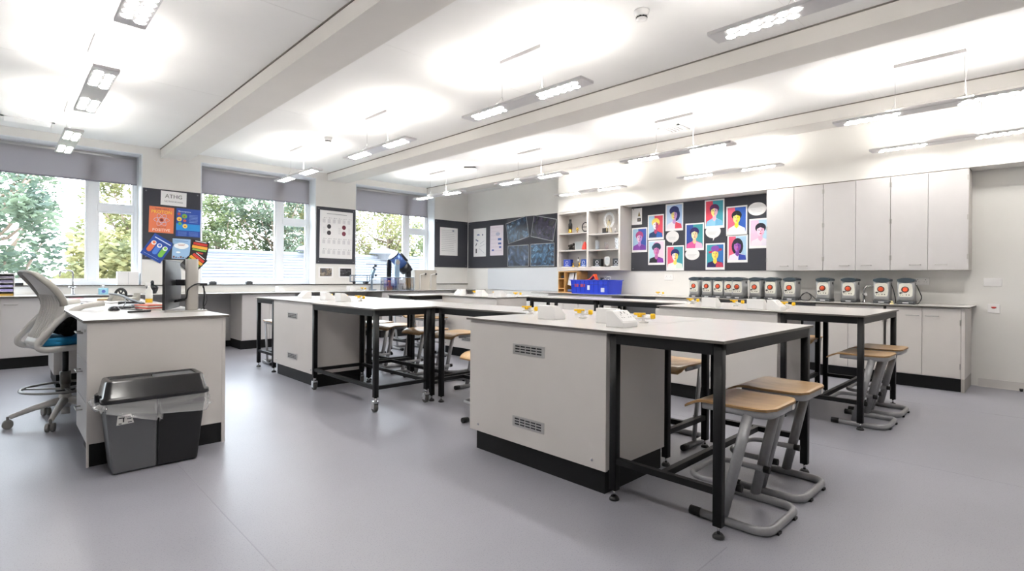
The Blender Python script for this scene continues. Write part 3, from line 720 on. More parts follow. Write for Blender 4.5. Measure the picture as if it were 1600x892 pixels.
q = B(); q.box(-.03, .03, .04, .12, .008, .10); q.build('motor_box', M_dark, t); B().lathe([(.018, .008), (.018, .08), (.01, .085)], (0, -.14, 0)).build('battery', M_alu, t)
t = small('wire_ring', 'thin black wire ring behind the ferris wheel model', 'model', 7.70, 5.215, ZT2)
q = B(); q.tube([(0, .035 * math.cos(a * PI / 12), .22 + .075 * math.sin(a * PI / 12)) for a in range(24)], .003, n=6, closed=True); q.cyl((0, 0, 0), (0, 0, .145), .003, 6); q.lathe([(.02, 0), (.02, .006)]); q.build('wire', M_blk, t)
t = small('dark_sculpture', 'dark lumpy sculpture on the middle left shelf', 'sculpture', 7.66, 6.28, ZM)
q = B()
for k in range(14): q.sph((rnd.uniform(-.03, .03), rnd.uniform(-.09, .09), .03 + rnd.uniform(0, .10) * (1 if k % 3 else .3)), rnd.uniform(.018, .034), nu=10, nv=6)
q.box(-.05, .05, -.10, .10, 0, .02); q.build('figure', M_dark, t)
t = small('picture_frame', 'small silver picture frame on the middle left shelf', 'picture frame', 7.62, 6.10, ZM)
q = B(); q.box(-.006, .006, -.085, .085, .0, .012); q.box(-.006, .006, -.085, .085, .145, .157); q.box(-.006, .006, -.085, -.073, .012, .145); q.box(-.006, .006, .073, .085, .012, .145); q.build('frame', M_steel, t)
q = B(); q.box(-.001, .004, -.073, .073, .012, .145); q.build('picture', card('9DA3A6'), t)
t = small('red_figure', 'bright red rounded figure on the middle left shelf', 'figurine', 7.60, 5.94, ZM)
q = B(); q.lathe([(.045, 0), (.055, .02), (.05, .06), (.03, .10), (.018, .14), (.001, .15)], n=18); q.sph((-.0, .03, .03), .035); q.build('body', mat('red_plastic', 'E2453A', .35), t)
for k, (y, h, lab) in enumerate(((5.68, .18, 'clear glass award on the middle right shelf, left'), (5.48, .14, 'clear glass plaque on the middle right shelf, centre'), (5.26, .20, 'clear glass award on the middle right shelf, right'))):
    t = small('glass_award', lab, 'award', 7.63, y, ZM2, group='clear glass awards')
    B().prism([(-.045, .02), (.045, .02), (.052, h), (-.035, h - .015)], 'yz', -.008, .008).build('glass_plate', M_clear, t); B().prism([(-.04, 0), (.04, 0), (.02, .03), (-.02, .03)], 'yz', -.02, .02).build('base', M_clear, t)
def boxed(y, z, w_, col, lab, ring='D8DCE8', strip='FFFFFF'):
    t = small('presentation_box', lab, 'box', 7.62, y, z, group='presentation boxes on the bottom shelf')
    B().box(-.03, .05, -w_/2, w_/2, .012, .145).build('case', mat('case_' + col, col, .4), t, bevel=.003)
    q = B(); q.tube([(-.0315, .028 * math.cos(a * PI / 10), .085 + .028 * math.sin(a * PI / 10)) for a in range(20)], .004, n=5, closed=True); q.build('ring_emblem', card(ring), t)
    B().box(-.0318, -.03, -.04, .04, .028, .038).build('caption_strip', card(ring), t)
    B().box(-.07, .05, -w_/2 - .01, w_/2 + .01, 0, .011).build('stand', card(strip), t)
boxed(6.35, ZB, .17, '1D3AA0', 'royal blue presentation box on the bottom left shelf'); boxed(5.96, ZB, .12, '2F55A8', 'lighter blue presentation box beside the shelf divider')
boxed(5.66, ZB, .17, '15161A', 'black presentation box on the bottom right shelf, left'); boxed(5.26, ZB, .14, '33363C', 'dark grey presentation box on the bottom right shelf, right')
for y, lab in ((6.21, 'small gold trophy beside the royal blue box'), (6.06, 'small gold trophy between the two blue boxes')):
    t = small('gold_trophy', lab, 'trophy', 7.60, y, ZB, group='small gold trophies'); B().lathe([(.028, 0), (.024, .02), (.008, .03), (.010, .05), (.02, .075), (.001, .085)], n=14).build('cup', M_gold, t)
t = small('medal_stand', 'white medal on a slim dark stand on the bottom left shelf', 'medal', 7.66, 6.14, ZB)
q = B(); q.cyl((0, 0, 0), (0, 0, .15), .004, 8); q.lathe([(.03, 0), (.03, .008)]); q.cyl((0, 0, .15), (0, 0, .19), .012, 8, r1=.004); q.build('stand', M_dark, t); B().cyl((-.012, 0, .135), (-.004, 0, .135), .02, 16).build('medal', M_white, t)
t = small('shield_award', 'silver shield shaped award on the bottom right shelf', 'award', 7.62, 5.46, ZB)
B().prism([(-.06, .16), (-.035, .185), (.035, .185), (.06, .16), (.055, .06), (.0, .01), (-.055, .06)], 'yz', -.008, .008).build('shield', M_alu, t, bevel=.004)
q = B()
for k in range(5): q.box(-.0095, -.008, -.03, .03, .06 + k * .022, .066 + k * .022)
q.build('engraved_lines', mat('engraving', '7C8590', .5), t)
# ---------------------------------------------------------------- things on the cupboard wall counter
t = small('pigeonhole_box', 'open pine pigeonhole box with papers under the display shelf', 'box', 7.46, 6.235, .9)
q = B(); q.box(0, .3, .20, .215, 0, .395); q.box(0, .3, -.235, -.22, 0, .395); q.box(0, .3, -.22, .2, 0, .015); q.box(0, .3, -.22, .2, .38, .395); q.box(0, .3, .055, .07, .015, .38)
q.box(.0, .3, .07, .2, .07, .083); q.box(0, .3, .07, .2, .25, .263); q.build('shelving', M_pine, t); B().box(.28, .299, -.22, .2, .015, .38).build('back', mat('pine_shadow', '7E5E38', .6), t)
for k, (a_, b_) in enumerate(((.03, -.09), (-.11, -.19))):
    q = B(); q.add([(.05, a_, .15), (.05, b_, .12), (.10, b_ + .005, .365), (.10, a_ - .005, .365), (.054, a_, .15), (.054, b_, .12), (.104, b_ + .005, .365), (.104, a_ - .005, .365)], [(0, 1, 2, 3), (4, 5, 6, 7), (0, 1, 5, 4), (1, 2, 6, 5), (2, 3, 7, 6), (3, 0, 4, 7)])
    tag(q.build('paper_sheet', card('F1F2F4'), None), ('white sheets leaning in the wide slot of the pine pigeonhole box', 'narrow white card leaning in the pine pigeonhole box')[k], 'paper').location = (7.46, 6.235, .9)
for k, (a_, z_, c_, lab) in enumerate(((.10, .264, '2B2B2E', 'dark tools in the top slot of the pine box'), (-.12, .016, '4A5A8C', 'small dark blue box in the bottom of the pine pigeonhole box'))):
    q = B(); q.rbox(.02, .14, a_, a_ + .07 if k == 0 else a_ + .13, z_, z_ + .05, r=.012); tag(q.build('small_box', card(c_), None), lab, 'box').location = (7.46, 6.235, .9)
t = small('plastic_crate', 'bright blue plastic crate on the cupboard wall counter', 'crate', 7.46, 5.58, .9)
M_blue = mat('blue_crate_plastic', '1238C8', .35)
def crate(L, W, H, taper=.05):
    q = B(); th = .006
    def ring(f, z): return [(-W/2 * f, -L/2 * f, z), (W/2 * f, -L/2 * f, z), (W/2 * f, L/2 * f, z), (-W/2 * f, L/2 * f, z)]
    o_ = ring(1 - taper, 0) + ring(1, H); i_ = ring(1 - taper - .02, .008) + ring(.975, H)
    q.add(o_ + i_, [(3, 2, 1, 0), (0, 1, 5, 4), (1, 2, 6, 5), (2, 3, 7, 6), (3, 0, 4, 7), (8, 9, 10, 11), (12, 13, 9, 8), (13, 14, 10, 9), (14, 15, 11, 10), (15, 12, 8, 11), (4, 5, 13, 12), (5, 6, 14, 13), (6, 7, 15, 14), (7, 4, 12, 15)])
    return q
crate(.82, .40, .24).build('crate_body', M_blue, t, bevel=.004)
q = B(); q.tube([(-.205, -.42, .235), (.205, -.42, .235), (.205, .42, .235), (-.205, .42, .235)], .009, n=6, closed=True, up=(0, 0, 1)); q.build('rim', M_blue, t)
q = B()
for k in range(9): yy = -.38 + k * .095; q.bar((-.192, yy, .02), (-.202, yy * 1.02, .225), .006, .008, up=(1, 0, 0))
q.tube([(-.199, -.39, .16), (-.199, .39, .16)], .004, n=5); q.build('rib', mat('blue_rib', '0F2FB4', .35), t)
q = B(); q.box(-.2035, -.199, -.015, .035, .07, .15); q.build('label_sticker', card('E4E8F4'), t)
q = B(); q.box(-.2035, -.198, -.32, -.25, .04, .11); q.build('label_sticker', card('D4DAEE'), t)
q = B()
for k, yy in enumerate((.30, .26, .24, .17, .14, .10)): q.box(-.2035, -.2, yy - .012, yy + .012, .12, .17)
q.build('red_label', card('B84A6A'), t)
t = small('orange_funnel', 'orange plastic tool sticking out of the blue crate', 'tool', 7.44, 5.66, 1.04)
q = B(); q.bar((0, .14, .09), (0, .0, .12), .05, .02); q.bar((0, .02, .11), (0, -.08, .20), .09, .02); q.bar((0, -.06, .20), (0, -.14, .06), .08, .02); q.build('body', mat('orange_plastic', 'F0572A', .4), t, bevel=.006)
t = small('clear_jar', 'clear plastic jar tops showing above the blue crate', 'jar', 7.44, 5.32, 1.0)
q = B(); q.lathe([(.05, 0), (.055, .02), (.055, .17), (.04, .19)], n=20); q.build('jar_body', M_clear, t); B().lathe([(.03, .19), (.032, .215)], (0, .12, -.03)).build('cap', M_dgrey, t)
B().tube(fillet([(0, -.04, .12), (0, -.06, .2), (0, .02, .2), (0, .04, .14)], .03, 5), .006, n=7).build('handle', M_white, t)
t = small('green_cap_bottle', 'bottle with a dark green cap inside the blue crate', 'bottle', 7.46, 5.47, .94)
B().lathe([(.03, 0), (.03, .14), (.014, .18)]).build('bottle_body', M_clear, t); B().lathe([(.018, .18), (.02, .22), (.012, .235)]).build('cap', mat('dark_green', '2E5148', .4), t)
# power units
def make_unit(lab):
    t = thing('power_unit', lab, 'power supply', (0, 0, 0), group='grey bench power units on the counter')
    M_ug = mat('unit_grey', 'A9AAAC', .4, .3); M_us = mat('unit_side_grey', '6E6F73', .4, .2)
    w_, d_ = .078, .10
    B().rbox(-d_, d_, -w_, w_, .035, .265, r=.022, n=4).build('housing', M_ug, t)
    B().rbox(-d_ - .006, d_ + .004, -w_ - .006, w_ + .006, 0, .036, r=.02, n=4).build('base_tray', M_dgrey, t)
    q = B()
    prof = [(-w_ - .004, .282)] + [(-w_ - .004 + (2 * w_ + .008) * k / 8, .262 - .018 * math.sin(PI * k / 8)) for k in range(9)] + [(w_ + .004, .282)] + [((w_ + .004) * (1 - 2 * k / 8), .284 + .018 * math.sin(PI * k / 8)) for k in range(9)]
    q.prism(prof, 'yz', -d_ - .008, d_ + .004); q.build('top_cap', mat('cap_slate', '34414A', .35), t, bevel=.003)
    q = B(); prof = [(-.062, .10), (-.05, .085), (.05, .085), (.062, .10), (.066, .16), (.058, .23), (.03, .243), (-.03, .243), (-.058, .23), (-.066, .16)]
    q.prism(prof, 'yz', -d_ - .0025, -d_ + .001); f_ = q.build('control_panel', mat('panel_cream', 'E2E1D6', .5), t)
    q = B(); q.cyl((-d_ - .003, .004, .168), (-d_ - .0058, .004, .168), .036, 22); q.build('dial_scale', mat('dial_ring', '50302A', .5), f_)
    B().cyl((-d_ - .004, .004, .168), (-d_ - .016, .004, .168), .027, 18, r1=.022).build('dial_knob', mat('dial_orange', 'D8532C', .4), f_)
    q = B()
    for yy, zz, r_ in ((.048, .128, .010), (.034, .130, .007), (-.008, .108, .006), (-.032, .107, .006), (.044, .106, .004), (.024, .104, .004)): q.cyl((-d_ - .002, yy, zz), (-d_ - .008, yy, zz), r_, 8)
    q.build('terminals', M_blk, f_)
    B().box(-d_ - .0085, -d_ - .004, -.028, .028, .012, .022).build('name_badge', card('D9DADC'), t)
    B().rbox(.0, .04, -w_ - .003, -w_ + .001, .215, .245, r=.008, axis='y').build('side_latch', M_blk, t)
    return t
u0 = None
UY = [3.75, 3.56, 3.39, 3.23, 3.075, 2.87, 2.67, 2.43, 2.04, 1.76, 1.43, 1.20]
UL = ['leftmost grey power unit with orange dial in the row', 'second grey power unit from the left end of the row', 'third grey power unit from the left', 'fourth grey power unit, half hidden behind the fifth', 'fifth grey power unit, standing forward of the fourth', 'sixth grey power unit from the left', 'seventh grey power unit, last of the close packed group', 'grey power unit with a coiled black cable beside it', 'grey power unit standing alone below the cupboards', 'grey power unit just left of the slim tap', 'grey power unit just right of the slim tap', 'rightmost grey power unit beside the wall socket']
for i, (y, lab) in enumerate(zip(UY, UL)):
    x = 7.52 - (.10 if i == 4 else 0); rz = rnd.uniform(-.06, .06)
    if u0 is None: u0 = make_unit(lab); u0.location = (x, y, .9); u0.rotation_euler = (0, 0, rz)
    else: dup(u0, (x, y, .9), rz, lab)
def cable(name, pts, r, lab, mt=None, cat='cable'):
    path = []
    P_ = [Vector(p) for p in pts]
    for i in range(len(P_) - 1):     # Catmull-Rom
        p0, p1, p2, p3 = P_[max(i - 1, 0)], P_[i], P_[i + 1], P_[min(i + 2, len(P_) - 1)]
        for k in range(6):
            t_ = k / 6; path.append(0.5 * ((2 * p1) + (p2 - p0) * t_ + (2 * p0 - 5 * p1 + 4 * p2 - p3) * t_ ** 2 + (3 * p1 - p0 - 3 * p2 + p3) * t_ ** 3))
    path.append(P_[-1])
    return tag(B().tube(path, r, n=6).build(name, mt or M_blk), lab, cat)
cable('mains_cable', [(7.45, 2.33, .91), (7.42, 2.28, .97), (7.42, 2.22, 1.01), (7.42, 2.17, .96), (7.42, 2.2, .91), (7.42, 2.29, .92), (7.42, 2.27, .99), (7.43, 2.2, 1.0), (7.45, 2.13, .93), (7.45, 2.08, .906)], .005, 'coiled black mains cable beside the eighth power unit')
cable('mains_cable', [(7.52, 1.11, 1.12), (7.50, 1.08, 1.05), (7.50, 1.06, .98), (7.48, 1.08, .92), (7.48, 1.10, .907)], .005, 'black mains cable hanging beside the rightmost power unit')
cable('mains_cable', [(7.52, 1.345, 1.12), (7.50, 1.32, 1.05), (7.48, 1.30, .96), (7.48, 1.295, .908)], .005, 'black mains cable between the two rightmost power units')
cable('mains_cable', [(7.52, 2.585, 1.12), (7.50, 2.56, 1.05), (7.50, 2.55, .97), (7.50, 2.56, .908)], .005, 'black mains cable beside the seventh power unit')
t = small('brass_hook', 'small brass fitting lying on the counter before the last power unit', 'fitting', 7.30, 1.30, .9); q = B(); q.lathe([(.022, 0), (.018, .014), (.006, .02)]); q.sph((0, 0, .03), .010); q.build('fitting', mat('brass', 'E8D9A8', .3, .6), t)
# sockets and switches on the cupboard wall
def plate(y, z, w_, h_, lab, name='wall_socket', cat='socket', n=2):
    t = thing(name, lab, cat, (XR, y, z)); B().box(-.010, -.0005, -w_/2, w_/2, -h_/2, h_/2).build('plate', M_white, t, bevel=.003)
    q = B()
    for k in range(n):
        yy = (k - (n - 1) / 2) * w_ / n
        if cat == 'socket':
            q.box(-.0108, -.010, yy - .004, yy + .004, .012, .022); q.box(-.0108, -.010, yy - .016, yy - .008, -.01, -.005); q.box(-.0108, -.010, yy + .008, yy + .016, -.01, -.005)
        else: q.box(-.014, -.010, yy - .012, yy + .012, -.018, .018)
    q.build('socket_holes' if cat == 'socket' else 'rocker', mat('socket_dark', '8B8988', .5) if cat == 'socket' else M_white, t)
    return t
plate(1.11, 1.165, .15, .09, 'white double socket on the wall beside the last power unit'); plate(4.41, 1.195, .15, .09, 'white blank socket plate on the wall left of the power units')
plate(.485, 1.16, .15, .09, 'white double light switch on the bare wall at right', 'light_switch', 'switch', 2)
t = plate(.475, .87, .10, .10, 'white wall plate with a red emergency button at right', 'emergency_button', 'button', 0); B().lathe([(.014, 0), (.024, .010), (.024, .018), (.001, .022)], n=18).build('push_button', mat('red_button', 'C8322A', .35), t); t.children[-1].rotation_euler = (0, -PI/2, 0); t.children[-1].location = (-.010, 0, 0)
t = small('door_stop', 'small black and white door stop on the floor at right', 'door stop', 7.80, .25, 0); B().lathe([(.012, .0), (.018, .03)], n=14).build('rubber', M_blk, t)
t.children[0].name = 'rubber_bumper'
# whiteboard under the left wall board
t = thing('whiteboard', 'pale blue whiteboard with rounded corners low on the cupboard wall', 'whiteboard', (XR, 7.79, 1.14))
q = B(); q.rbox(-.018, -.001, -1.07, 1.07, -.235, .235, r=.05, n=5, axis='x'); q.build('panel', mat('whiteboard_grey_blue', 'DFE2E6', .2), t)
# ---------------------------------------------------------------- boards and posters
def board(name, lab, w_, h_, loc, rz):
    t = thing(name, lab, 'notice board', loc, rz)
    B().box(-w_/2, w_/2, -.012, -.0005, -h_/2, h_/2).build('felt_panel', M_board, t)
    q = B()
    for sx_ in (-1, 1):
        for sz in (-1, 1): q.cyl((sx_ * (w_/2 - .04), -.012, sz * (h_/2 - .04)), (sx_ * (w_/2 - .04), -.015, sz * (h_/2 - .04)), .010, 10)
    q.build('fixing_cap', mat('cap_grey', '7B7D84', .5), t)
    return t
def wcy(y): return (XR, y)
board('notice_board', 'charcoal notice board carrying the pop art portraits', 2.36, 1.10, (XR, 3.945, 1.85), -PI / 2)
board('notice_board', 'charcoal notice board with the dark space photos, left of the display shelf', 3.01, 1.06, (XR, 8.05, 1.915), -PI / 2)
board('notice_board', 'charcoal notice board in the corner right of the telescope', .93, 1.06, (7.385, YW, 1.925), 0)
board('notice_board', 'charcoal notice board behind the atomic chart', .78, 1.07, (4.62, YW, 1.945), 0)
board('notice_board', 'charcoal notice board with the science club posters by the left window', .77, 1.08, (1.93, YW, 1.955), 0)
def poster(name, lab, cat, w_, h_, loc, rz, tilt=0, col='F3F2F2', off=.0135):
    d = Vector((0, -off, 0)); d.rotate(Matrix.Rotation(rz, 3, 'Z'))
    t = thing(name, lab, cat, Vector(loc) + d, rot=(0, 0, 0))
    t.rotation_mode = 'XYZ'; t.matrix_world = Matrix.Translation(Vector(loc) + d) @ Matrix.Rotation(rz, 4, 'Z') @ Matrix.Rotation(tilt, 4, 'Y')
    B().box(-w_/2, w_/2, -.0012, 0, -h_/2, h_/2).build('sheet', card(col), t)
    return t
class P2:
    """flat print drawn in layers on a poster"""
    def __init__(s): s.b = B(); s.c = []; s.k = 0
    def col(s, c):
        if c not in s.c: s.c.append(c)
        return s.c.index(c)
    def poly(s, pts, c):
        s.k += 1; y = -.0013 - .00006 * s.k
        s.b.add([(p[0], y, p[1]) for p in pts], [tuple(range(len(pts)))], s.col(c)); return s
    def rect(s, x0, x1, z0, z1, c): return s.poly([(x0, z0), (x1, z0), (x1, z1), (x0, z1)], c)
    def ell(s, x, z, rx, rz_, c, a0=0, a1=2 * PI, n=20, rot=0):
        pts = []
        for k in range(n + (0 if a1 - a0 > 6.2 else 1)):
            a = a0 + (a1 - a0) * k / n; px_, pz_ = rx * math.cos(a), rz_ * math.sin(a)
            pts.append((x + px_ * math.cos(rot) - pz_ * math.sin(rot), z + px_ * math.sin(rot) + pz_ * math.cos(rot)))
        return s.poly(pts, c)
    def done(s, parent, name='print'): return s.b.build(name, [card(c) for c in s.c], parent)
def portrait(y0, y1, z0, z1, lab, bg1, bg2, hair, f1, f2, cloth, cloth2, style=0, tilt=0):
    w_, h_ = abs(y1 - y0), abs(z1 - z0)
    t = poster('portrait_poster', lab, 'poster', w_, h_, (XR, (y0 + y1) / 2, (z0 + z1) / 2), -PI / 2, tilt)
    t['group'] = 'pop art portrait posters'
    p = P2(); W, Hh = w_ / 2 - .02, h_ / 2 - .022; zb = -Hh + .015
    p.rect(-W, W, zb, Hh, bg1); p.poly([(-W, zb), (-W * .1, zb), (W * .2, Hh), (-W, Hh)] if style % 2 else [(W, zb), (W * .1, zb), (-W * .2, Hh), (W, Hh)], bg2)
    cz = Hh * .18
    if style == 1: p.ell(0, cz + .07, .085, .075, hair); p.ell(.03, cz + .0, .07, .10, hair)
    elif style == 2: p.ell(0, cz + .055, .085, .06, hair); p.ell(0, cz + .095, .06, .04, f2); p.ell(.01, cz + .08, .07, .045, hair)
    elif style == 3: p.poly([(-.11, cz + .045), (.10, cz + .09), (.11, cz + .06), (-.09, cz + .015)], cloth2); p.ell(0, cz + .09, .065, .045, hair)
    elif style == 4: p.ell(0, cz - .0, .085, .125, hair)
    else: p.ell(0, cz + .045, .075, .07, hair)
    p.poly([(-W, zb), (-W * .9, zb + .07), (-.03, cz - .10), (.03, cz - .10), (W * .9, zb + .07), (W, zb)], cloth)
    p.poly([(W * .1, zb), (.02, cz - .11), (W * .9, zb + .07), (W, zb)], cloth2)
    p.poly([(-.025, cz - .04), (.025, cz - .04), (.03, cz - .12), (0, cz - .15), (-.03, cz - .12)], f2)
    p.ell(0, cz, .052, .076, f1); p.ell(0, cz, .052, .076, f2, -PI / 2, PI / 2, 10)
    for s in (-1, 1): p.ell(s * .02, cz + .012, .010, .005, '2A2348', n=8); p.poly([(s * .008, cz + .026), (s * .034, cz + .03), (s * .034, cz + .025)], hair)
    p.poly([(0, cz + .01), (.010, cz - .018), (-.003, cz - .018)], 'D87A86'); p.ell(0, cz - .038, .016, .006, 'C83A5A', n=10)
    p.poly([(-.052, cz + .03), (-.03, cz + .075), (.035, cz + .075), (.05, cz + .03), (0, cz + .052)], hair)
    p.done(t)
PK, TL, NV, LB, RD, CR, VI = 'E2607C', '3F98A8', '26357E', 'A9CBE4', 'D8475C', 'F0E3A0', '8B4FB0'
portrait(5.11, 4.81, 1.62, 2.04, 'portrait poster in violet of a person with short hair, at far left of the board', LB, '3A55A4', 'A8457C', 'E8C8DC', 'B98CD0', VI, '6E3B98', 0)
portrait(4.80, 4.50, 1.82, 2.24, 'portrait poster of a blond figure in navy, hand on face', LB, RD, 'F0D868', 'F2F0F4', 'B0406C', '23406E', '2D62B0', 0)
portrait(4.79, 4.48, 1.40, 1.81, 'portrait poster of a person in a dark patterned turban and black top', 'BFE0EC', 'F0D8E8', '233C55', 'D88AC0', 'C06CAA', '22222E', '8A3FA8', 2)
portrait(4.47, 4.16, 1.95, 2.39, 'portrait poster with large dark round hair on pale blue', 'A8C4E8', 'BFD4EE', '1F2A66', 'F0E08C', 'C89AD0', 'EDE6EE', RD, 1)
portrait(4.45, 4.14, 1.305, 1.71, 'portrait poster with white shirt on pink and teal, lowest left', PK, TL, '1F2668', 'F4ECE8', 'F2DC6A', 'F2F4F2', 'E2EEE4', 0)
portrait(4.12, 3.81, 1.62, 2.05, 'portrait poster of a seated dancer in pink and violet on dark blue', '2C4C9C', '3C98A0', '2A1C5C', 'F2F0C0', 'E8D0A0', 'D85A98', 'F0B8D8', 0)
portrait(3.80, 3.49, 1.95, 2.39, 'portrait poster with a tall quiff and light blue jacket, top centre', RD, TL, '5A2A5C', 'F4E68C', 'E2B0C4', '8CC4E0', '6FAFD4', 0)
portrait(3.78, 3.48, 1.315, 1.72, 'portrait poster of a figure in a violet hat, lowest centre', '2C6CB0', '3AA0B0', VI, 'F4E470', 'F0D050', '2A1E58', 'C03858', 3)
portrait(3.46, 3.15, 1.82, 2.26, 'portrait poster of a man in a white tunic with black hair', PK, '2C5CB4', '15161E', 'F6E98C', 'F2E040', 'F4F4F4', 'ECECF2', 0)
portrait(3.44, 3.14, 1.42, 1.83, 'portrait poster with a violet face and straight black bob', PK, LB, '17182A', 'B46CC0', '7E3FA0', 'EDE6F0', '2A3FA0', 4)
portrait(3.12, 2.80, 1.62, 2.05, 'portrait poster in pink of a figure holding a camera, at right beside the cupboards', 'F0C8E0', 'B8D8EC', '1E1A2E', 'F6D8E8', 'F2B8D4', 'F4E4EE', 'E8E0EC', 0)
def bubble(y, z, rx, rz_, tail, lab):
    t = thing('speech_bubble', lab, 'paper cutout', (XR - .0135, y, z), -PI / 2); t['group'] = 'white speech bubble cutouts'
    pts = [(rx * math.cos(a * PI / 14), rz_ * math.sin(a * PI / 14)) for a in range(28)]
    pts2 = []
    for x_, z_ in pts:
        pts2.append((x_, z_))
        if abs(math.atan2(z_, x_) - tail) < .06: pts2.append((1.45 * rx * math.cos(tail), 1.45 * rz_ * math.sin(tail)))
    B().prism(pts2, 'xz', -.0015, 0).build('paper', card('EDEBEA'), t)
    p = P2()
    for k in range(6): w_ = rx * .7 * math.sqrt(max(.1, 1 - ((k - 2.5) / 3.4) ** 2)); p.rect(-w_, w_ * rnd.uniform(.5, 1), rz_ * .5 - k * rz_ * .19 - .0015, rz_ * .5 - k * rz_ * .19 + .0015, 'A9A8AA')
    p.done(t, 'handwriting')
bubble(3.01, 2.19, .13, .095, -2.24, 'white speech bubble at top right of the portrait board'); bubble(3.665, 1.90, .12, .10, -1.57, 'white speech bubble in the middle of the portrait board')
bubble(4.00, 1.56, .12, .09, -2.24, 'white speech bubble low between two portraits'); bubble(4.345, 1.855, .115, .095, -1.57, 'white speech bubble left of the dancer portrait')
t = poster('info_sheet', 'white sheet with two small photos at top left of the portrait board', 'poster', .20, .28, (XR, 5.015, 2.235), -PI / 2)
p = P2(); p.poly([(.02, .0), (.07, .0), (.045, .09)], '8C7A50'); p.rect(.01, .08, -.09, -.03, '3C3A3E'); p.rect(.025, .06, -.07, -.05, '8C8070'); p.done(t)
def textcard(t, w_, h_, rows, c='8E9096', x0=-.42, x1=.42, z0=.4, dz=None):
    p = P2(); dz = dz or .8 / rows
    for k in range(rows): p.rect(w_ * x0, w_ * rnd.uniform(x1 * .6, x1), h_ * (z0 - k * dz) - .0025, h_ * (z0 - k * dz) + .0025, c)
    return p
t = poster('info_sheet', 'white worksheet with spaced lines of text on the corner board', 'poster', .50, .63, (7.305, YW, 1.975), 0); p = textcard(t, .5, .63, 12, 'A6A6AC'); p.ell(.12, .25, .03, .02, '9097A6'); p.done(t)
t = poster('info_sheet', 'white diagram sheet with small drawings near the corner', 'poster', .43, .64, (XR, 9.145, 1.965), -PI / 2); p = P2()
p.ell(-.05, .16, .05, .035, '7E8CB4', 0, PI, 10); p.ell(.10, .17, .02, .02, '55557A'); p.poly([(-.15, .06), (-.06, .02), (-.04, .04), (-.13, .08)], '5A6288'); p.poly([(-.15, -.07), (-.11, -.01), (-.09, -.02), (-.13, -.08)], '30323E'); p.rect(-.14, -.10, -.24, -.14, '24252C')
p.poly([(.02, -.03), (.16, .03), (.16, .035), (.02, -.024)], '6B7290'); p.poly([(0, -.10), (.17, -.05), (.17, -.045), (0, -.094)], '8C90A4'); p.poly([(-.02, -.14), (.16, -.25), (.16, -.245), (-.02, -.134)], '8C90A4'); p.done(t)
t = poster('info_sheet', 'pale pink diagram sheet with blue pictures left of the space photos', 'poster', .43, .66, (XR, 8.575, 1.985), -PI / 2, col='E6DCE4'); p = P2()
for k in range(7): p.rect(-.18, .18 * rnd.uniform(.3, 1), .28 - k * .085, .284 - k * .085, 'B9A4B8')
p.ell(.04, .14, .07, .04, 'B8B8CC'); p.rect(.04, .15, .0, .05, '5D78B4'); p.rect(.05, .15, -.09, -.05, '5068A8'); p.rect(.08, .15, -.17, -.13, '5D6CB0'); p.ell(-.12, -.21, .04, .02, '4C5EA4'); p.done(t)
def space(ya, yb, za, zb, lab, tilt, seed, hot):
    r = random.Random(seed); w_, h_ = ya - yb, za - zb
    t = poster('space_photo', lab, 'poster', w_, h_, (XR, (ya + yb) / 2, (za + zb) / 2), -PI / 2, tilt, col='A9ADB0'); t['group'] = 'dark space photo prints'
    B().box(-w_/2 + .012, w_/2 - .012, -.0018, -.0012, -h_/2 + .012, h_/2 - .012).build('photo', hot, t)
    return t
def neb(name, c1, c2, c3, sc_, seed):
    mt = bpy.data.materials.new(name); mt.use_nodes = True; tr = mt.node_tree; b = tr.nodes['Principled BSDF']
    tcn = tr.nodes.new('ShaderNodeTexCoord'); mp = tr.nodes.new('ShaderNodeMapping'); mp.inputs['Location'].default_value = (seed, seed * 2, seed * 3); mp.inputs['Scale'].default_value = (1, 1, 1)
    n = tr.nodes.new('ShaderNodeTexNoise'); n.inputs['Scale'].default_value = sc_; n.inputs['Detail'].default_value = 6; n.inputs['Distortion'].default_value = 1.6
    r = tr.nodes.new('ShaderNodeValToRGB'); e = r.color_ramp.elements; e[0].position = .42; e[0].color = lin(c1); e[1].position = .76; e[1].color = lin(c3); m_ = e.new(.6); m_.color = lin(c2)
    tr.links.new(tcn.outputs['Object'], mp.inputs[0]); tr.links.new(mp.outputs[0], n.inputs['Vector']); tr.links.new(n.outputs['Fac'], r.inputs[0]); tr.links.new(r.outputs[0], b.inputs['Base Color']); b.inputs['Roughness'].default_value = .25
    return mt
space(8.25, 7.62, 2.40, 1.95, 'dark space photo with icy white columns, tilted up to the right', -.20, 1, neb('nebula_ice', '1A2032', '3A5876', 'C8D8E8', 6, 1))
space(7.50, 6.87, 2.395, 1.95, 'dark space photo with a pinkish glow, tilted down to the right', .20, 2, neb('nebula_pink', '1C1A26', '3C3550', 'D8B4A8', 4, 2))
space(8.22, 7.59, 1.855, 1.405, 'dark space photo of a planet arc, lower left', 0.0, 3, neb('nebula_arc', '1E2638', '45587A', 'B8C0D8', 5, 3))
t4 = space(7.54, 6.89, 1.865, 1.405, 'dark blue lab photo with an orange glow, lower right', 0.0, 4, neb('nebula_lab', '1A2436', '3C6488', 'A8D0E8', 9, 4))
p = P2(); p.ell(.08, -.16, .05, .035, 'E8963C'); p.ell(.085, -.17, .03, .02, 'F8D070'); p.done(t4, 'orange_glow')
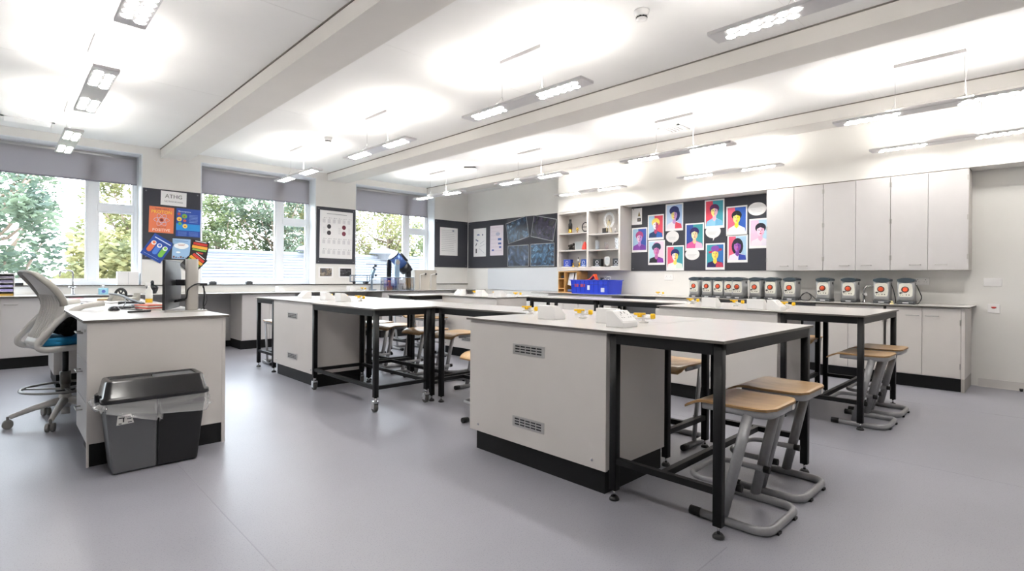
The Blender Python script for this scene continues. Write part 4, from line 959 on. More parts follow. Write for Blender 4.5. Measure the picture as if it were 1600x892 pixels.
# window wall pier boards
t = poster('title_card', 'white card reading ATHG notice board at the top of the poster board', 'sign', .345, .22, (1.945, YW, 2.365), 0, .02)
text('ATHG', .085, card('4A4A44'), t, (0, -.0016, .03)); text('NOTICE BOARD', .034, card('6A6A6E'), t, (0, -.0016, -.05))
t = poster('proton_poster', 'orange poster saying think like a proton and stay positive', 'poster', .325, .40, (1.785, YW, 2.025), 0, .02, col='DD7B56')
p = P2(); p.ell(0, .0, .022, .022, '7A2C28'); p.done(t)
q = B()
for rot in (0, PI / 3, -PI / 3): q.tube([(.10 * math.cos(a) * math.cos(rot) - .038 * math.sin(a) * math.sin(rot), -.002, .10 * math.cos(a) * math.sin(rot) + .038 * math.sin(a) * math.cos(rot)) for a in [k * PI / 14 for k in range(28)]], .0028, .0006, n=4, closed=True, up=(0, 1, 0))
q.build('atom_orbits', card('C9CCE8'), t)
text('THINK LIKE A', .030, card('4A2038'), t, (0, -.0016, .165)); text('PROTON', .066, card('F4D548'), t, (0, -.0016, .118)); text('AND STAY', .026, card('4A2038'), t, (0, -.0016, -.115)); text('POSITIVE', .058, card('F2EEE8'), t, (0, -.0016, -.158))
t = poster('microbe_poster', 'dark blue poster with round green and yellow faces', 'poster', .335, .44, (2.145, YW, 2.005), 0, .02, col='24489C')
p = P2(); p.rect(-.165, .165, -.125, -.02, '2388CC')
for x_, z_, r_, c_ in ((-.13, .13, .022, 'C0503C'), (-.055, .10, .036, '6FB044'), (-.125, .05, .034, 'F2C44C'), (-.05, .03, .022, 'C0503C'), (-.115, -.02, .024, '5FB45A'), (-.045, -.055, .034, 'F4D468')): p.ell(x_, z_, r_, r_, c_); p.ell(x_, z_ - .004, r_ * .35, r_ * .3, 'B84A30')
for k in range(6): p.rect(.01, .13, .12 - k * .022, .125 - k * .022, '8FA6DC')
for k in range(4): p.rect(-.14, -.02, -.15 - k * .018, -.146 - k * .018, '7C98D8'); p.rect(.01, .14, -.15 - k * .018, -.146 - k * .018, '7C98D8')
p.done(t); text('Microorganisms', .030, card('F0F4FC'), t, (-.055, -.0016, .172), sx_=.9)
t = poster('capsule_poster', 'blue tilted poster with orange, blue and green capsules', 'poster', .30, .36, (1.735, YW, 1.585), 0, .55, col='254A9E')
p = P2()
for k, c_ in enumerate(('E8794C', '4C7CD0', '7CC04C')):
    x_ = -.085 + .085 * k; p.rect(x_ - .034, x_ + .034, -.07, .05, c_); p.ell(x_, .05, .034, .034, 'F2F2F2'); p.ell(x_, -.07, .034, .034, c_); p.ell(x_, .055, .02, .02, c_)
p.rect(-.12, .12, .125, .14, 'DCE6F8'); p.rect(-.12, .10, -.145, -.14, '9CB4E4'); p.done(t)
t = poster('cloud_poster', 'pale sky blue poster with a white cloud bubble', 'poster', .245, .315, (2.05, YW, 1.59), 0, .03, col='9CC0E2')
p = P2()
for x_, z_, a_, b_ in ((0, .04, .085, .042), (-.05, .045, .05, .035), (.05, .05, .05, .035), (0, .065, .07, .03)): p.ell(x_, z_, a_, b_, 'F6F8FA')
p.rect(-.05, .05, .065, .071, 'B87068'); p.rect(-.04, .04, .05, .056, 'B87068'); p.ell(-.04, -.055, .03, .014, 'F4F6F8')
for k in range(7): p.rect(-.11 + k * .032, -.085 + k * .032, -.145, -.115 - .01 * (k % 3), ('7A5A5C', '4E5A7C', '8C6450')[k % 3])
p.rect(-.09, .09, .118, .124, '5C7CB4'); p.done(t)
for k, (x_, z_, tl, off, lab) in enumerate(((2.30, 1.57, .16, .016, 'black leaflet with red, yellow and green stripes overlapping the board edge'), (2.22, 1.375, .72, .0200, 'lower striped leaflet tilted behind the monitor stand'))):
    t = poster('striped_leaflet', lab, 'poster', .25, .32, (x_, YW, z_), 0, tl, col='1E1B1C', off=off)
    p = P2(); p.rect(-.10, .10, .085, .125, 'C8342C'); p.rect(-.11, .11, .03, .075, 'E8A93C'); p.rect(-.10, .10, -.005, .022, '7CB04A'); p.rect(-.06, .06, -.05, -.025, 'C4443C'); p.rect(-.12, .12, -.15, -.11, '4C4C50'); p.rect(-.08, .08, .14, .15, 'EDEDED'); p.done(t)
t = poster('atomic_chart', 'large white physics chart with four dark discs on the middle pier', 'poster', .66, .90, (4.62, YW, 1.965), 0, .012)
p = P2()
for x_, z_, c_ in ((-.15, .15, '3E3A40'), (-.15, .03, '3E3A40'), (.15, .15, '6E2A3A'), (.15, .03, '7E3A4A')): p.ell(x_, z_, .04, .043, c_)
for row, z_ in enumerate((.25, -.14, -.34)):
    for k in range(6):
        x_ = -.25 + k * .10
        for l_ in range(6): p.rect(x_ - .028, x_ + .028, z_ + .03 - l_ * .012, z_ + .035 - l_ * .012, 'BDBBC0')
        p.ell(x_, z_ + .06, .007, .007, '55555C', n=8); p.rect(x_ + .015, x_ + .06, z_ + .058, z_ + .062, '9A9AA0')
for x_ in (-.25, .05, .25):
    for l_ in range(8): p.rect(x_ - .02, x_ + .03, .13 - l_ * .016, .134 - l_ * .016, 'C6C4C8')
p.rect(-.2, .2, .385, .395, '9C9CA2'); p.done(t)
for k, (x_, c_, lab) in enumerate(((4.42, 'neb', 'small framed colour photo of a classroom under the chart, left'), (4.82, 'dk', 'small dark photo under the chart, right'))):
    t = poster('small_photo', lab, 'photo', .29, .20, (x_, YW, 1.25), 0, off=.002)
    B().box(-.115, .115, -.0018, -.0012, -.075, .075).build('photo_print', neb('photo_%d' % k, ('5A5A5E', '2A2A2C')[k], ('8C7E6C', '4A4A4E')[k], ('D8DCE4', '9A9A9C')[k], 14, k + 7), t)
# ---------------------------------------------------------------- teacher's desk
t = thing('teacher_desk', 'long grey laminate teacher desk with drawers at its near end', 'desk', (0, 0, 0))
DX0, DX1, DY0, DY1 = .385, 1.155, 4.11, 8.02
q = B(); q.box(DX0 - .02, DX1 + .02, DY0 - .01, DY1, .8985, .9); q.box(DX0 - .02, DX1 + .02, DY0 - .01, DY1, .883, .8985, 1); q.build('desktop', [M_top, M_edge], t)
B().box(DX0, DX1 - .022, DY0, DY0 + .02, .14, .883).build('end_panel', M_cab, t, bevel=.001)
B().box(DX1 - .0215, DX1, DY0, DY1 - .01, 0.0, .883).build('back_panel', M_cab, t)
B().box(DX0 + .003, DX1 - .022, DY0 + .012, DY0 + .03, 0, .1395).build('plinth', M_plinth, t)
B().box(DX0, DX0 + .012, DY0 + .0, DY0 + .02, 0, .1395).build('plinth_edge', M_cab, t)
B().box(DX0 + .04, DX1 - .03, DY0 + .03, 4.70, 0, .14).build('plinth', M_plinth, t)
B().box(DX0 + .02, DX1 - .03, DY0 + .021, 4.70, .14, .883).build('pedestal', M_cab, t)
for k, (z0, z1) in enumerate(((.145, .385), (.39, .63), (.635, .875))):
    d = B().box(DX0, DX0 + .0195, DY0 + .024, 4.695, z0, z1).build('drawer', M_cabw, t, bevel=.001)
    handle_bow(d, (DX0, 4.34, (z0 + z1) / 2 + .05), (DX0, 4.46, (z0 + z1) / 2 + .05), (-.03, 0, 0))
    if k == 2: B().cyl((DX0 - .004, 4.2, .83), (DX0, 4.2, .83), .010, 12).build('lock', M_steel, d)
B().box(DX0 + .04, DX1 - .03, 7.2, DY1 - .02, 0, .14).build('plinth', M_plinth, t); B().box(DX0 + .02, DX1 - .03, 7.18, DY1 - .02, .14, .883).build('pedestal', M_cab, t)
# monitor
Mx = Vector((.90, 4.62, .9))
t = thing('computer_monitor', 'black computer monitor seen from behind on the teacher desk', 'monitor', (.985, 4.86, .9), rz=math.atan2(.5, .2))
q = B(); q.rbox(-.275, .275, -.001, .018, .015, .392, r=.006, n=3, axis='y'); q.build('bezel', M_blk, t)
q = B()
N_, M2 = 14, 8; vs = []
for i in range(N_ + 1):
    for j in range(M2 + 1):
        u, v = -1 + 2 * i / N_, -1 + 2 * j / M2
        vs.append((u * .268, -.001 - .034 * (1 - abs(u) ** 3) * (1 - abs(v) ** 4), .2035 + v * .18))
q.add(vs, [(i * (M2 + 1) + j, (i + 1) * (M2 + 1) + j, (i + 1) * (M2 + 1) + j + 1, i * (M2 + 1) + j + 1) for i in range(N_) for j in range(M2)], 0, True)
q.build('back_shell', mat('monitor_back', '2A2C30', .42), t)
B().box(-.265, .265, .018, .0195, .03, .385).build('screen', mat('screen_off', '0A0A0C', .1), t)
t = thing('monitor_stand', 'tall pale grey monitor pillar with black arm and foot plate', 'monitor stand', (1.085, 4.72, .9))
B().rbox(-.045, .04, -.03, .03, .008, .405, r=.02, n=4).build('pillar', mat('pillar_grey', 'B9B5B0', .35, .3), t, bevel=.004)
B().rbox(-.20, .09, -.10, .10, 0, .008, r=.03, n=4).build('foot_plate', mat('pillar_grey', 'B9B5B0', .35), t)
q = B(); q.bar((-.11, .075, .222), (-.04, .01, .222), .035, .045); q.build('arm', M_blk, t, bevel=.003)
q = B(); q.bar((-.12, .085, .07), (-.05, .0, .09), .02, .02); q.build('lower_bracket', M_blk, t, bevel=.003)
cable('desk_cable', [(.99, 4.74, .985), (1.03, 4.66, 1.0), (1.04, 4.64, 1.07), (1.10, 4.66, 1.11), (1.15, 4.68, 1.10), (1.165, 4.70, 1.03), (1.165, 4.72, .95), (1.17, 4.72, .906)], .006, 'thick black cable arching over the monitor foot')
cable('desk_cable', [(1.15, 4.69, 1.09), (1.185, 4.72, 1.02), (1.19, 4.74, .96), (1.15, 4.72, .91), (1.11, 4.76, .905)], .0025, 'thin black cable loop right of the monitor pillar')
t = thing('cable_plug', 'black cable plug clipped at the top of the monitor cable', 'plug', (1.155, 4.68, 1.105)); B().rbox(-.025, .025, -.012, .012, -.008, .012, r=.006).build('plug_body', M_blk, t)
# keyboard, mouse and other things on the desk
t = thing('keyboard', 'grey and white computer keyboard lying across the desk', 'keyboard', (.78, 5.55, .9), rz=1.25)
B().rbox(-.22, .22, -.075, .075, 0, .016, r=.01).build('keyboard_base', M_dgrey, t)
q = B()
for r_ in range(5):
    for k in range(14): q.box(-.208 + k * .0298, -.208 + k * .0298 + .025, -.065 + r_ * .026, -.065 + r_ * .026 + .021, .016, .022)
tag(q.build('keys', mat('key_white', 'C9CBD2', .5), t), kind='stuff')
t = thing('computer_mouse', 'black computer mouse at the desk corner', 'mouse', (.64, 5.10, .9), rz=.2)
q = B(); q.sph((0, 0, .004), .035, .062, .032, 16, 10); q.v = [(x, y, max(0, z)) for x, y, z in q.v]; q.build('mouse_shell', mat('mouse_black', '222226', .25), t)
t = thing('mobile_phone', 'small black gadget beside the keyboard', 'phone', (.60, 6.25, .9), rz=.3); B().rbox(-.04, .04, -.075, .075, 0, .014, r=.012).build('body', M_blk, t)
t = thing('pen', 'black marker pen lying near the front edge of the desk', 'pen', (.745, 4.74, .9), rz=.32); q = B(); q.cyl((-.075, 0, .007), (.035, 0, .007), .0068, 10); q.build('barrel', M_blk, t); B().cyl((.035, 0, .0075), (.08, 0, .0075), .0074, 10).build('cap', M_dgrey, t)
for k, (x, y, w_, l_, rz, c_, h_, z_, lab) in enumerate(((.72, 7.25, .42, .9, .05, 'ECEAEE', .012, .9, 'wide stack of white papers at the far end of the desk'), (.85, 6.65, .34, .46, .3, 'F0EEF0', .010, .9, 'white sheets lying behind the keyboard'),
        (.90, 7.0, .28, .40, -.2, 'E3C9A0', .018, .912, 'buff envelopes on top of the white papers'), (.92, 5.55, .22, .30, .5, 'DCD4E2', .004, .9, 'loose pale sheet under the cables'), (.62, 7.6, .10, .12, .2, 'E2707C', .004, .912, 'small pink note on the paper stack'))):
    t = thing('paper_stack', lab, 'paper', (x, y, z_), rz=rz); q = B(); n_ = max(1, int(h_ / .003))
    for i in range(n_):
        dx, dy = rnd.uniform(-.008, .008), rnd.uniform(-.008, .008); q.box(-w_/2 + dx, w_/2 + dx, -l_/2 + dy, l_/2 + dy, i * h_ / n_, (i + .8) * h_ / n_)
    q.build('sheets', card(c_), t)
for k, c_ in enumerate(('F2EFEC', 'D85A4C', 'F4F0EC', 'E98A78')):
    t = thing('notebook', ('white notebook at the bottom of the small stack by the monitor', 'red notebook in the small stack by the monitor', 'white notebook above the red one by the monitor', 'coral notebook on top of the small stack by the monitor')[k], 'notebook', (.86, 5.06, .9 + k * .011), rz=.2 + .06 * k); B().rbox(-.06, .06, -.09, .09, 0, .0105, r=.004, n=2).build('cover', card(c_), t)
t = thing('tape_dispenser', 'grey tape dispenser with a black spoked reel on the desk', 'tape dispenser', (.92, 6.75, .9), rz=.5)
B().prism([(-.14, 0), (.16, 0), (.17, .085), (.145, .085), (.12, .04), (.03, .03), (-.02, .07), (-.10, .08), (-.13, .04)], 'xz', -.035, .035).build('dispenser_base', mat('dispenser_grey', '9A9890', .4), t, bevel=.006)
q = B(); q.tube([(-.02 + .055 * math.cos(a * PI / 12), -.0, .075 + .055 * math.sin(a * PI / 12)) for a in range(24)], .014, .010, n=8, closed=True, up=(0, 1, 0))
for k in range(6): a = k * PI / 3; q.bar((-.02, 0, .075), (-.02 + .05 * math.cos(a), 0, .075 + .05 * math.sin(a)), .010, .010, up=(0, 1, 0))
q.build('tape_reel', M_blk, t)
t = thing('power_adapter', 'black adapter lump among the desk cables', 'adapter', (.86, 5.9, .9), rz=.6); B().rbox(-.05, .05, -.09, .09, 0, .035, r=.02).build('adapter_body', M_blk, t, bevel=.006)
t = thing('remote_control', 'grey remote control lying beside the cables', 'remote control', (.84, 5.42, .905), rz=.9); B().rbox(-.025, .025, -.08, .08, 0, .018, r=.01).build('body', mat('remote_grey', '9496A0', .4), t)
q = B()
for i in range(3):
    for j in range(5): q.box(-.016 + i * .012, -.008 + i * .012, -.05 + j * .02, -.04 + j * .02, .018, .0205)
q.build('buttons', M_dgrey, t.children[0])
cable('desk_cable', [(.70, 5.16, .908), (.74, 5.3, .95), (.78, 5.6, .975), (.82, 5.9, .96), (.86, 6.0, .935)], .0035, 'black cable rising from behind the mouse in an arch')
cable('desk_cable', [(.69, 5.15, .906), (.76, 5.08, .906), (.82, 5.2, .906), (.80, 5.38, .908), (.88, 5.5, .91), (.92, 5.3, .908)], .003, 'black cable wriggling between the mouse and the notebooks')
cable('desk_cable', [(.80, 6.65, .985), (.84, 6.3, .98), (.86, 5.95, .955), (.90, 5.5, .925)], .011, 'thick black cable bundle sloping across the desk papers')
cable('desk_cable', [(.74, 5.12, .905), (.83, 5.0, .905), (.88, 5.2, .906), (.94, 5.16, .906)], .003, 'thin black cable near the pen')
t = thing('spray_bottle', 'clear spray bottle with a yellow base left of the monitor', 'bottle', (1.08, 6.35, .9)); B().lathe([(.03, .03), (.032, .06), (.03, .12), (.014, .15), (.012, .17)], n=16).build('bottle_body', mat('milky', 'E6E6E2', .3), t); B().lathe([(.031, 0), (.032, .035), (.031, .04)], n=16).build('yellow_base', M_yel, t); q = B(); q.box(-.035, .012, -.01, .01, .17, .20); q.build('trigger_head', M_white, t, bevel=.003)
# ---------------------------------------------------------------- draughtsman chair
t = thing('office_chair', 'white shell draughtsman chair with a blue seat at the teacher desk', 'chair', (.385, 5.55, 0), rz=.20)
M_sh = mat('chair_shell', 'D6D3CF', .4); M_ch = mat('chair_grey', '98958E', .4)
for k in range(5):
    a = math.radians(168 + 72 * k); c, s = math.cos(a), math.sin(a)
    l = B().tube([(.03 * c, .03 * s, .17), (.18 * c, .18 * s, .135), (.325 * c, .325 * s, .085)], [.032, .024, .017], [.030, .022, .016], n=10, up=(0, 0, 1)).build('base_leg', M_sh, t)
    q = B(); ct = Vector((.335 * c, .335 * s, .033)); ax = Vector((-s, c, 0))
    for d in (-1, 1): q.cyl(ct + ax * .006 * d, ct + ax * .028 * d, .033, 18)
    q.cyl(ct + Vector((0, 0, .02)), ct + Vector((0, 0, .06)), .010, 8); q.build('caster', mat('caster_shell', '7E7C79', .4), l, bevel=.005)
q = B(); q.lathe([(.04, .12), (.045, .17), (.04, .215), (.034, .22)]); q.lathe([(.030, .06), (.030, .12)]); q.build('hub', M_sh, t)
q = B(); q.cyl((0, 0, .30), (0, 0, .40), .036, 18); q.cyl((0, 0, .22), (0, 0, .30), .030, 18); q.build('height_collar', mat('collar_grey', '6A6762', .4, .3), t)
B().cyl((0, 0, .40), (0, 0, .60), .020, 14).build('gas_column', M_blk, t)
q = B(); q.tube([(.27 * math.cos(a * PI / 20), .27 * math.sin(a * PI / 20), .275) for a in range(40)], .013, .010, n=8, closed=True, up=(0, 0, 1))
for k in range(3): a = k * 2 * PI / 3 + .4; q.bar((.03 * math.cos(a), .03 * math.sin(a), .262), (.265 * math.cos(a), .265 * math.sin(a), .27), .02, .012)
q.build('foot_ring', mat('ring_steel', '8C8B88', .3, .5), t)
B().lathe([(.06, .24), (.062, .262)]).build('ring_hub', M_blk, t)
# shell: continuous side frames  (x forward, chair faces +x)
prof = [(.17, .950), (.05, .935), (-.03, .905), (-.10, .84), (-.235, .67), (-.235, .63), (-.19, .605), (.0, .612), (.20, .625)]
for s in (-1, 1):
    path = fillet([(x, s * (.25 + (.02 if z > .9 else 0)), z) for x, z in prof], .05, 4)
    B().tube(path, .022, .016, n=10, up=(0, 1, 0)).build('arm_frame', M_sh, t)
q = B(); q.rbox(-.20, .22, -.235, .235, .60, .628, r=.06); q.build('seat_pan', M_sh, t)
q = B(); q.rbox(-.20, .235, -.225, .225, .630, .69, r=.08, n=6); q.build('seat_cushion', mat('blue_fabric', '1E86B8', .8, noise=.06, nscale=150, bump=.2), t, bevel=.02, seg=3)
# backrest shell, ribbed
vs = []; NI, NJ = 22, 16
def bx(v): # v 0 (low) .. 1 (top)
    z = .64 + .56 * v
    x = -.225 + .10 * math.sin(min(1, v / .62) * PI / 2) - .20 * max(0, v - .55) ** 1.6 * 2.3
    return x, z
for i in range(NI + 1):
    v = i / NI; x, z = bx(v); hw = .215 + .02 * math.sin(PI * v) - (.05 * max(0, v - .8) / .2)
    for j in range(NJ + 1):
        u = -1 + 2 * j / NJ; vs.append((x + .055 * u * u * (.5 + .5 * math.sin(PI * v)) , u * hw, z - .02 * u * u * v))
K = len(vs); vs2 = vs + [(x - .008, y, z) for x, y, z in vs]; W1 = NJ + 1
fs = [(i * W1 + j, i * W1 + j + 1, (i + 1) * W1 + j + 1, (i + 1) * W1 + j) for i in range(NI) for j in range(NJ)]
fs += [tuple(K + a for a in reversed(f)) for f in fs]
edge = [(i * W1, (i + 1) * W1) for i in range(NI)] + [(NI * W1 + j, NI * W1 + j + 1) for j in range(NJ)] + [((i + 1) * W1 + NJ, i * W1 + NJ) for i in range(NI)] + [(j + 1, j) for j in range(NJ)]
fs += [(a, b, b + K, a + K) for a, b in edge]
B().add(vs2, fs, 0, True).build('backrest', M_sh, t)
q = B()
for k in range(13):
    u = -.78 + 1.56 * k / 12; pts = []
    for i in range(2, 16): v = i / NI; x, z = bx(v); hw = .215 + .02 * math.sin(PI * v); pts.append((x + .055 * u * u * (.5 + .5 * math.sin(PI * v)) - .010, u * hw, z - .02 * u * u * v))
    q.tube(pts, .0035, n=5)
q.build('back_ribs', M_sh, t)
top = [vs[(NI - int(abs(0))) * W1 + j] for j in range(W1)]
side1 = [vs[i * W1] for i in range(12, NI)]; side2 = [vs[i * W1 + NJ] for i in range(NI - 1, 11, -1)]
B().tube([Vector(p) + Vector((-.004, 0, 0)) for p in side1 + top + side2], .013, .026, n=8, up=(1, 0, 0)).build('top_trim', M_ch, t)
t = thing('black_jacket', 'black garment bunched on the seat of the office chair', 'clothing', (.385, 5.55, .69))
q = B()
for k in range(16): q.sph((rnd.uniform(-.10, .12), rnd.uniform(-.14, .15), rnd.uniform(.045, .10)), rnd.uniform(.05, .08), rnd.uniform(.05, .09), rnd.uniform(.03, .055), 10, 7)
q.v = [(x, y, max(z, .002)) for x, y, z in q.v]; q.build('cloth', mat('black_cloth', '101014', .95, noise=.2, nscale=30, bump=.4), t)
# ---------------------------------------------------------------- recycling bin
t = thing('recycling_bin', 'two part grey and black recycling bin against the desk end', 'bin', (.70, 3.945, 0), rz=.0)
def half(x0, x1, m_, nm):
    q = B(); z0, z1 = .004, .445; b0, b1 = .80, 1.0
    def ring(s, z, e=.0): return [(x0 * (s if abs(x0) > .01 else 1), -.125 * s, z), (x1 * (s if abs(x1) > .01 else 1), -.125 * s, z), (x1 * (s if abs(x1) > .01 else 1), .125 * s, z), (x0 * (s if abs(x0) > .01 else 1), .125 * s, z)]
    q.add(ring(.84, z0) + ring(1, z1), [(3, 2, 1, 0), (4, 5, 6, 7), (0, 1, 5, 4), (1, 2, 6, 5), (2, 3, 7, 6), (3, 0, 4, 7)])
    return q.build(nm, m_, t, bevel=.014, seg=3)
half(-.262, -.0005, mat('bin_grey', '5B5C5F', .42), 'grey_bucket'); half(.0005, .262, mat('bin_black', '131315', .4), 'black_bucket')
# lid
q = B()
def rr(hx, hy, z, r, n=5, ox=0):
    out = []
    for cx_, cy_, st in ((hx - r, hy - r, 0), (-hx + r, hy - r, 1), (-hx + r, -hy + r, 2), (hx - r, -hy + r, 3)):
        for k in range(n + 1): a = (st + k / n) * PI / 2; out.append((ox + cx_ + r * math.cos(a), cy_ + r * math.sin(a), z))
    return out
rings = [rr(.270, .140, .425, .03), rr(.280, .148, .43, .035), rr(.278, .147, .455, .035), rr(.268, .138, .462, .035), rr(.252, .112, .545, .03), rr(.244, .105, .552, .03), rr(.226, .088, .552, .02), rr(.224, .086, .538, .02)]
N_ = len(rings[0]); q.add([p for r_ in rings for p in r_], [(i * N_ + k, i * N_ + (k + 1) % N_, (i + 1) * N_ + (k + 1) % N_, (i + 1) * N_ + k) for i in range(len(rings) - 1) for k in range(N_)], 0, True)
q.build('lid_rim', mat('lid_black', '1E1E20', .16, spec=.6), t)
B().rbox(-.224, -.003, -.086, .086, .528, .541, r=.015).build('grey_flap', mat('flap_dark_grey', '3F4043', .25), t, bevel=.003); B().rbox(.003, .224, -.086, .086, .528, .543, r=.015).build('light_flap', mat('flap_grey', '6A6B70', .3), t, bevel=.003)
q = B(); q.box(-.295, -.275, -.02, .02, .40, .47); q.build('lid_clip', M_blk, t, bevel=.004)
q = B(); q.add([(-.20, -.1255, .35), (-.135, -.1255, .355), (-.12, -.1255, .30), (-.205, -.1255, .295)], [(0, 1, 2, 3)]); q.v = [(x, -.1245 + (.445 - z) * .0454 - .0035, z) for x, y, z in q.v]; q.build('sticker', card('E2E0DC'), t)
q = B()
for (x0, x1, z0, z1) in ((-.195, -.165, .333, .339), (-.175, -.168, .31, .333), (-.155, -.135, .338, .343), (-.155, -.133, .325, .33), (-.15, -.13, .305, .31), (-.195, -.18, .30, .305)): q.add([(x0, -.1255 + (.445 - z) * .0454 - .0032, z) for z in (z0,)] + [(x1, -.1255 + (.445 - z0) * .0454 - .0032, z0), (x1, -.1255 + (.445 - z1) * .0454 - .0032, z1), (x0, -.1255 + (.445 - z1) * .0454 - .0032, z1)], [(0, 1, 2, 3)])
q.build('sticker_print', card('2C2C30'), t)
def bag(x0, x1, drop, seed, lab, puff=0):
    r = random.Random(seed); tb = thing('bin_liner', lab, 'plastic bag', (.70, 3.945, 0)); tb['group'] = 'clear bin liners'
    n, m_ = 60, 9; vs = []
    hx, hy = (x1 - x0) / 2 + .012, .14; cx_ = (x0 + x1) / 2
    base = rr(hx, hy, 0, .03, 14); base = [base[int(i * len(base) / n) % len(base)] for i in range(n)]
    ph = [r.uniform(0, 6.28) for _ in range(6)]
    for j in range(m_ + 1):
        for i, (bx_, by_, _) in enumerate(base):
            a = 2 * PI * i / n; f = j / m_
            w_ = (.012 * math.sin(9 * a + ph[0] + 3 * f) + .010 * math.sin(17 * a + ph[1] - 5 * f) + .008 * math.sin(29 * a + ph[2] + 9 * f)) * (.3 + f)
            s_ = 1 + w_ * 3 + f * .05 + puff * max(0, -math.cos(a)) ** 4 * math.sin(PI * f) * .35
            u_ = (bx_ + hx) / (2 * hx); sag = (.35 + .95 * u_) if puff else (.45 + .85 * math.sin(PI * min(1, max(0, u_)))); d_ = drop * (sag + .10 * math.sin(7 * a + ph[5]) + .05 * math.sin(19 * a + ph[4]))
            vs.append((cx_ + bx_ * s_, by_ * (1 + w_ * 2 + f * .12), .43 - d_ * f + .004 * math.sin(23 * a + j)))
    fs = [(j * n + i, j * n + (i + 1) % n, (j + 1) * n + (i + 1) % n, (j + 1) * n + i) for j in range(m_) for i in range(n)]
    B().add(vs, fs, 0, True).build('film', M_film, tb); B().tube(vs[-n:], .0022, n=4, closed=True, up=(0, 0, 1)).build('hem', M_film, tb)
M_film = glassy('bag_film', (.93, .93, .94), .22, .16)
_t = M_film.node_tree; _o = _t.nodes['Material Output']; _src = _o.inputs[0].links[0].from_socket
_d = _t.nodes.new('ShaderNodeBsdfDiffuse'); _d.inputs['Color'].default_value = (.9, .9, .92, 1); _m = _t.nodes.new('ShaderNodeMixShader'); _m.inputs[0].default_value = .22
_t.links.new(_src, _m.inputs[1]); _t.links.new(_d.outputs[0], _m.inputs[2]); _t.links.new(_m.outputs[0], _o.inputs[0])
bag(-.262, 0, .10, 3, 'clear crumpled bin liner hanging over the grey left half of the bin', .8); bag(0, .262, .135, 5, 'clear crumpled bin liner hanging over the black right half of the bin')
# ---------------------------------------------------------------- on the window counter
t = thing('paper_tray_tower', 'stacked letter tray tower with lilac and yellow papers at the left edge', 'paper trays', (.0, 9.25, .9))
q = B(); q.box(-.14, -.13, -.12, .12, 0, .29); q.box(.13, .14, -.12, .12, 0, .29); q.box(-.13, .13, .11, .12, 0, .29)
for k in range(6): q.box(-.13, .13, -.12, .11, k * .055, k * .055 + .004)
q.build('tray_frame', M_white, t)
for k, c_ in enumerate(('C9A44C', 'A9A2DA', 'B4AEDC', '8E88A6', '8A8494')): B().box(-.125, .125, -.115, .10, k * .055 + .004, k * .055 + .03 + .004 * (k % 2)).build('papers', card(c_), t)
t = thing('yellow_box', 'yellow box with an open lid on the ledge behind the chair', 'box', (.38, 9.66, SILL + .006)); B().rbox(-.10, .13, -.05, .05, 0, .065, r=.006).build('box_body', mat('soft_yellow', 'F0C766', .5), t, bevel=.003)
t = thing('dark_book_end', 'dark brown box below the yellow box on the window counter', 'box', (.44, 9.38, .9)); B().box(-.05, .05, -.05, .05, 0, .10).build('box_body', mat('dark_brown', '4A3230', .5), t, bevel=.003)
t = thing('black_tray', 'black tray on the ledge beside the letter trays', 'tray', (.16, 9.66, SILL + .006)); B().box(-.07, .07, -.05, .05, 0, .035).build('tray_body', M_blk, t, bevel=.003)
def bottle(x, y, lab, c_, lc):
    t = thing('soap_bottle', lab, 'bottle', (x, y, .9)); B().rbox(-.055, .055, -.03, .03, 0, .09, r=.02).build('bottle_body', mat('bottle_' + c_, c_, .2), t, bevel=.006); q = B(); q.lathe([(.014, .09), (.012, .11), (.018, .112), (.018, .13)], n=12); q.box(-.035, .01, -.006, .006, .13, .14); q.build('pump', M_white, t)
    q = B(); q.cyl((0, -.0305, .045), (0, -.0315, .045), .022, 16); q.build('label', card(lc), t)
bottle(1.04, 9.25, 'pale blue soap pump bottle by the left window', '9CD0E4', '5C70C0')
t = thing('storage_carton', 'white storage carton on the ledge in the corner of the left window', 'carton', (1.375, 9.68, SILL + .006)); q = B(); q.box(-.13, .13, -.07, .07, 0, .20); q.build('carton_body', M_white, t, bevel=.004); B().box(-.002, .002, -.0715, -.07, .01, .19).build('seam', mat('seam_grey', 'C4C4C6', .5), t)
t = thing('round_device', 'round black device with a knob on the counter by the pier', 'device', (1.63, 9.35, .9)); q = B(); q.lathe([(.05, 0), (.055, .02), (.07, .05), (.078, .09), (.06, .125), (.03, .135)], n=24); q.build('device_body', mat('glossy_black', '1E2226', .15), t); q = B(); q.lathe([(.022, .135), (.024, .16), (.018, .19), (.004, .195)], n=12); q.build('knob', mat('glossy_black', '1E2226', .15), t)
for k, (x, lab) in enumerate(((2.52, 'small black clip on the ledge of the middle window, left'), (3.08, 'small black clip on the ledge of the middle window, right'))):
    t = thing('ledge_clip', lab, 'clip', (x, 9.66, SILL + .006), group='black clips on the window ledge'); B().box(-.05, .05, -.03, .03, 0, .045).build('clip_body', M_dgrey, t, bevel=.004); B().box(-.03, .03, -.025, .025, .045, .055).build('clip_top', M_blk, t)
